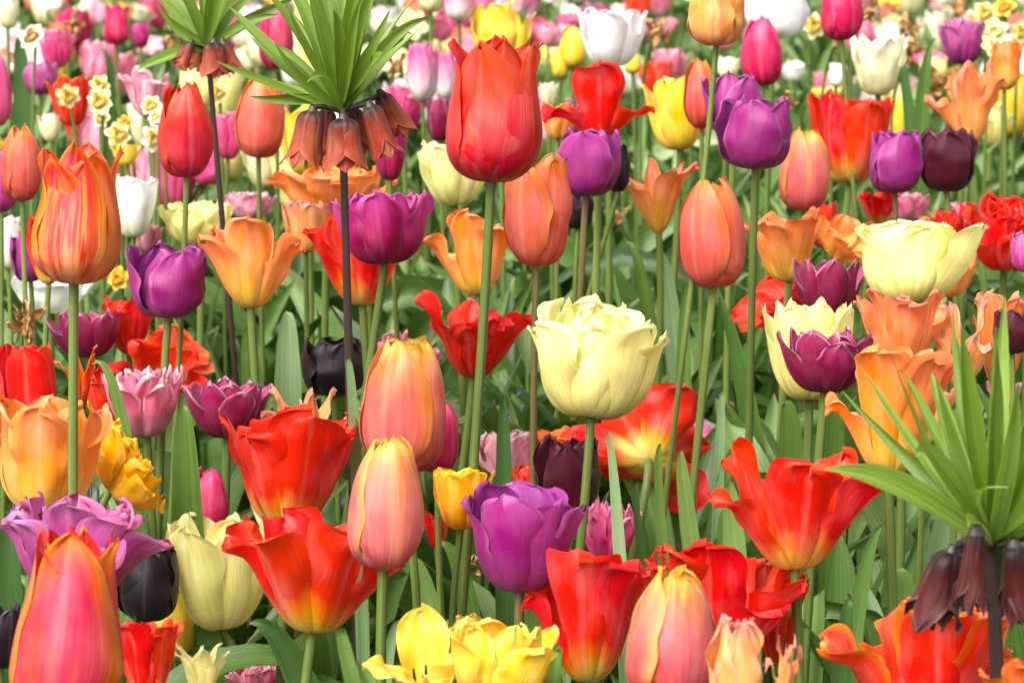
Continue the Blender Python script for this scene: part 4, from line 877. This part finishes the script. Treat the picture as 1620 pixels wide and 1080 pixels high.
# ---- daffodils -----------------------------------------------------------------------------------
def daffodil(px, py, w, d, label, pm='daffpale', tm='daffyellow', face=(0, 60), group='pale daffodils', cupw=.34, name='daffodil', cat='daffodil'):
    rg = np.random.default_rng(int(px * 3 + py * 17) % 9999 + 7)
    s = w * .5 * d / FPX / .98
    R = rotm('z', face[0]) @ rotm('x', face[1])
    c = at(px, py, d); base = np.array([c[0] + rg.normal(0, .01), d + .02, 0.])
    r = root(name, base, label, cat, group)
    for G in flower_grids('daff', rg, rg.uniform(0, 60), .7): link('petal', grid_mesh('petal', [(G @ R.T) * s + c - base], pm), r)
    tr = [petal(rg, [(0, 85), (.7, 82), (1, 40)], W=.95, tmax=.6, tip=(6, .3), base=.6, rc=None, rcmin=.22, r0=.26, az=a, ruffle=.04, nu=9, nt_=8) * [1, 1, .42] for a in (0, 120, 240)]
    tr = [t * [cupw / .3, cupw / .3, 1] for t in tr]
    link('trumpet', grid_mesh('trumpet', [(t @ R.T) * s * .9 + c - base for t in tr], tm), r)
    ax = R @ np.array([0, 0, 1.]); hb = c - base
    neck = hb - ax * s * .5
    pts = bez(np.zeros(3), np.array([0, 0, hb[2] * .9]), np.array([neck[0] * 1, neck[1] + .012, neck[2] + s * .55]), 16, hb - ax * s * .02)
    link('stem', grid_mesh('stem', [tube(pts, .0022, .0016, 7)], 'stem'), r)
    for i in range(2):
        a = rg.uniform(0, 6.28); h = rg.uniform(.24, .36); q = np.array([math.cos(a), math.sin(a), 0])
        link('leaf', grid_mesh('leaf', [blade(bez(np.zeros(3), np.array([0, 0, h * .6]), q * .06 + [0, 0, h], 10), .006, (0, -1, .2), prof='strap', nu=5)], 'leafdark'), r)
DA = [
 (54, 60, 48, 3.1, 'cream daffodil facing left at the top left, brown centre', 'cream', 'withered'),
 (107, 152, 40, 2.9, 'leftmost pale yellow daffodil in front of the small orange red tulip', 'daffpale', 'daffyellow'),
 (158, 134, 34, 2.92, 'upper pale yellow daffodil of the cluster right of the small orange red tulip', 'daffpale', 'daffyellow'),
 (160, 160, 46, 2.88, 'pale yellow daffodil in the middle of the cluster right of the small orange red tulip', 'daffpale', 'daffyellow'),
 (164, 186, 38, 2.92, 'lower pale daffodil of the cluster right of the small orange red tulip', 'cream', 'daffyellow'),
 (186, 214, 44, 2.86, 'yellow daffodil above the small yellow tulip, upper left', 'daffpale', 'daffyellow'),
 (198, 194, 26, 2.88, 'little golden daffodil between the pale cluster and the white daffodil', 'daffyellow', 'daffyellow'),
 (240, 168, 36, 2.86, 'pale daffodil in front of the pink striped tulip', 'daffpale', 'daffyellow'),
 (248, 186, 30, 2.84, 'small white daffodil under the pink striped tulip', 'white', 'daffyellow'),
 (242, 218, 46, 2.8, 'white daffodil left of the slender red tulip', 'white', 'daffyellow'),
 (346, 146, 34, 3.0, 'pale daffodil just right of the rear crown imperial stem', 'daffpale', 'daffyellow'),
 (186, 282 - 62, 30, 3.0, 'yellow daffodil low in the upper left cluster', 'daffyellow', 'daffyellow'),
 (190, 440, 44, 2.7, 'yellow daffodil between the flamed goblet and the purple tulip', 'daffyellow', 'yelloworange'),
 (1284, 42, 46, 3.3, 'pale yellow daffodil left of the crimson pink tulip at the top right', 'daffpale', 'daffyellow'),
 (1556, 22, 40, 3.3, 'pale yellow daffodil above the mauve double tulip', 'daffpale', 'daffyellow'),
 (1572, 52, 50, 3.2, 'pale yellow daffodil right of the mauve double tulip', 'daffpale', 'daffpale'),
 (1590, 12, 40, 3.3, 'yellow daffodil in the top right corner', 'daffyellow', 'daffyellow'),
 (1566, 74, 40, 3.15, 'pale daffodil low at the right of the mauve double tulip', 'daffpale', 'daffpale'),
 (1614, 50, 36, 3.3, 'pale daffodil cut by the right edge near the top', 'daffpale', 'daffyellow')]
for i, (px, py, ww, d, lb, pm, tm) in enumerate(DA):
    daffodil(px, py, ww, d, lb, pm, tm, face=(((i * 53) % 70) - 35, 55 + (i * 31) % 35))
WI = [(1041, 52, 44, 3.3, 'withered brown daffodil right of the large white tulip'), (268, 74, 34, 3.3, 'withered brown daffodil left of the rear crown imperial bells'),
      (42, 508, 66, 2.3, 'withered brown daffodil hanging at the left edge'), (117, 34, 38, 3.7, 'withered brown daffodil near the top left'),
      (1374, 18, 36, 3.3, 'withered brown daffodil at the top right beside the crimson pink tulip'), (1450, 76, 46, 3.3, 'withered tan daffodil left of the mauve double tulip'),
      (1250, 160, 34, 2.95, 'withered tan daffodil above the salmon bud, upper right'), (985, 340, 30, 3.3, 'small withered daffodil behind the coral tulip'),
      (625, 100, 34, 3.4, 'withered tan daffodil right of the tall crown imperial leaves'), (1330, 60, 28, 3.5, 'withered brown bloom under the crimson pink tulip at the top right'),
      (1440, 40, 40, 3.6, 'golden withered daffodil at the top right'), (745, 895, 40, 2.1, 'dried dark seed head behind the big purple tulip stem')]
for px, py, ww, d, lb in WI:
    T('wither', 'withered', px, py - ww * .55, py + ww * .55, ww, d, lb, tilt=(40, 60), name='withered_daffodil', cat='withered daffodil', group='withered daffodils', leaves=1)

# ---- far rows ------------------------------------------------------------------------------------
def far_rows():
    rg = random.Random(42)
    pal = {0: ['pink', 'pinkrose', 'white', 'yellow', 'pinkstripe', 'cream', 'white', 'cream', 'yellow', 'pinkstripe', 'paleyellow', 'redorange', 'hotpink'],
           1: ['paleyellow', 'cream', 'white', 'pink', 'pinkstripe', 'yellow', 'cream'],
           2: ['pink', 'whitepink', 'pinkstripe', 'white', 'whitepink', 'pinkwhite', 'paleyellow', 'cream'],
           3: ['cream', 'pink', 'withered', 'white', 'redorange'],
           4: ['yellow', 'cream', 'withered', 'paleyellow', 'peach', 'paleyellow', 'cream']}
    word = {'pink': 'pink', 'pinkrose': 'bright pink', 'white': 'white', 'yellow': 'yellow', 'paleyellow': 'pale yellow', 'mauve': 'mauve', 'cream': 'cream', 'hotpink': 'crimson', 'pinkwhite': 'pink and white',
            'redorange': 'orange red', 'pinkstripe': 'striped pink', 'whitepink': 'pink rimmed white', 'withered': 'withered brown', 'peach': 'peach', 'apricot': 'apricot'}
    nick = [(x, y, n) for x, y, n in [(107, 155, 'upper left orange red tulip'), (184, 40, 'top left crimson pink tulip'), (325, 40, 'rear crown imperial'), (437, 55, 'upper left crimson tulip'),
            (541, 60, 'tall crown imperial'), (668, 110, 'pink and white tulip'), (783, 100, 'tallest red goblet'), (969, 55, 'large white tulip'), (1132, 30, 'flamed top edge tulip'),
            (1205, 80, 'bud above the purple pair'), (1332, 20, 'top right crimson tulip'), (1390, 100, 'raised white tulip'), (1524, 64, 'mauve double tulip'), (1592, 100, 'upper right orange tulip'),
            (1065, 175, 'yellow tulip above coral one'), (34, 255, 'left edge salmon tulip'), (1450, 180, 'upper right maroon tulip')]]
    pts, used = [], {}
    tries = 0
    while len(pts) < 137 and tries < 6000:
        tries += 1
        px = rg.uniform(-25, 1645); py = -28 + (330 if px < 560 else 225) * rg.random() ** 2.1
        if px > 900 and px < 1480 and rg.random() < .55: continue
        if all((px - a) ** 2 + 1.6 * (py - b) ** 2 > 24 ** 2 for a, b in pts): pts.append((px, py))
    specs = []
    for px, py in pts:
        z = rg.uniform(.40, .48)
        ang = PITCH - math.atan((540 - py) / FPX); d = (H_CAM - z) / math.tan(ang); d = max(3.45, min(6.2, d + rg.uniform(-.1, .3)))
        band = 0 if px < 420 else 1 if px < 600 else 2 if px < 1000 else 3 if px < 1380 else 4
        m = rg.choice(pal[band]); typ = 'wither' if m == 'withered' else rg.choice(['bud', 'cup', 'bowl', 'double', 'open', 'cup'])
        wd = rg.uniform(.042, .062) * FPX / d * (1.25 if typ in ('open', 'double', 'bowl') else 1); ht = wd * rg.uniform(.85, 1.3)
        nx, ny, nn = min(nick, key=lambda k: (k[0] - px) ** 2 + (k[1] - py) ** 2)
        dx, dy = px - nx, py - ny
        pos = ('right of' if dx > 0 else 'left of') if abs(dx) > abs(dy) else ('below' if dy > 0 else 'above')
        form = {'bud': 'closed', 'cup': 'cupped', 'bowl': 'rounded', 'double': 'frilly', 'open': 'open', 'wither': 'drooping'}[typ]
        lb = f"{form} {word[m]} {'daffodil' if m == 'withered' else 'tulip'} far back, {pos} the {nn}"
        specs.append((lb, px, py, wd, ht, d, m, typ))
    for lb, px, py, wd, ht, d, m, typ in specs:
        same = sorted(s[1] for s in specs if s[0] == lb)
        if len(same) == 2: lb += (', left of two', ', right of two')[same.index(px)]
        elif len(same) == 3: lb += (', left of three', ', middle of three', ', right of three')[same.index(px)]
        kind = 'withered daffodils' if m == 'withered' else word[m] + ' tulips'
        T(typ, m, px, py - ht / 2, py + ht / 2, wd, d, lb, leaves=1, seed=int(px * 31 + py) + 999, group=kind + ' in the far rows',
          name='withered_daffodil' if m == 'withered' else 'tulip', cat='withered daffodil' if m == 'withered' else 'tulip', stamens=False, **({'tilt': (40, 60)} if m == 'withered' else {}))
far_rows()
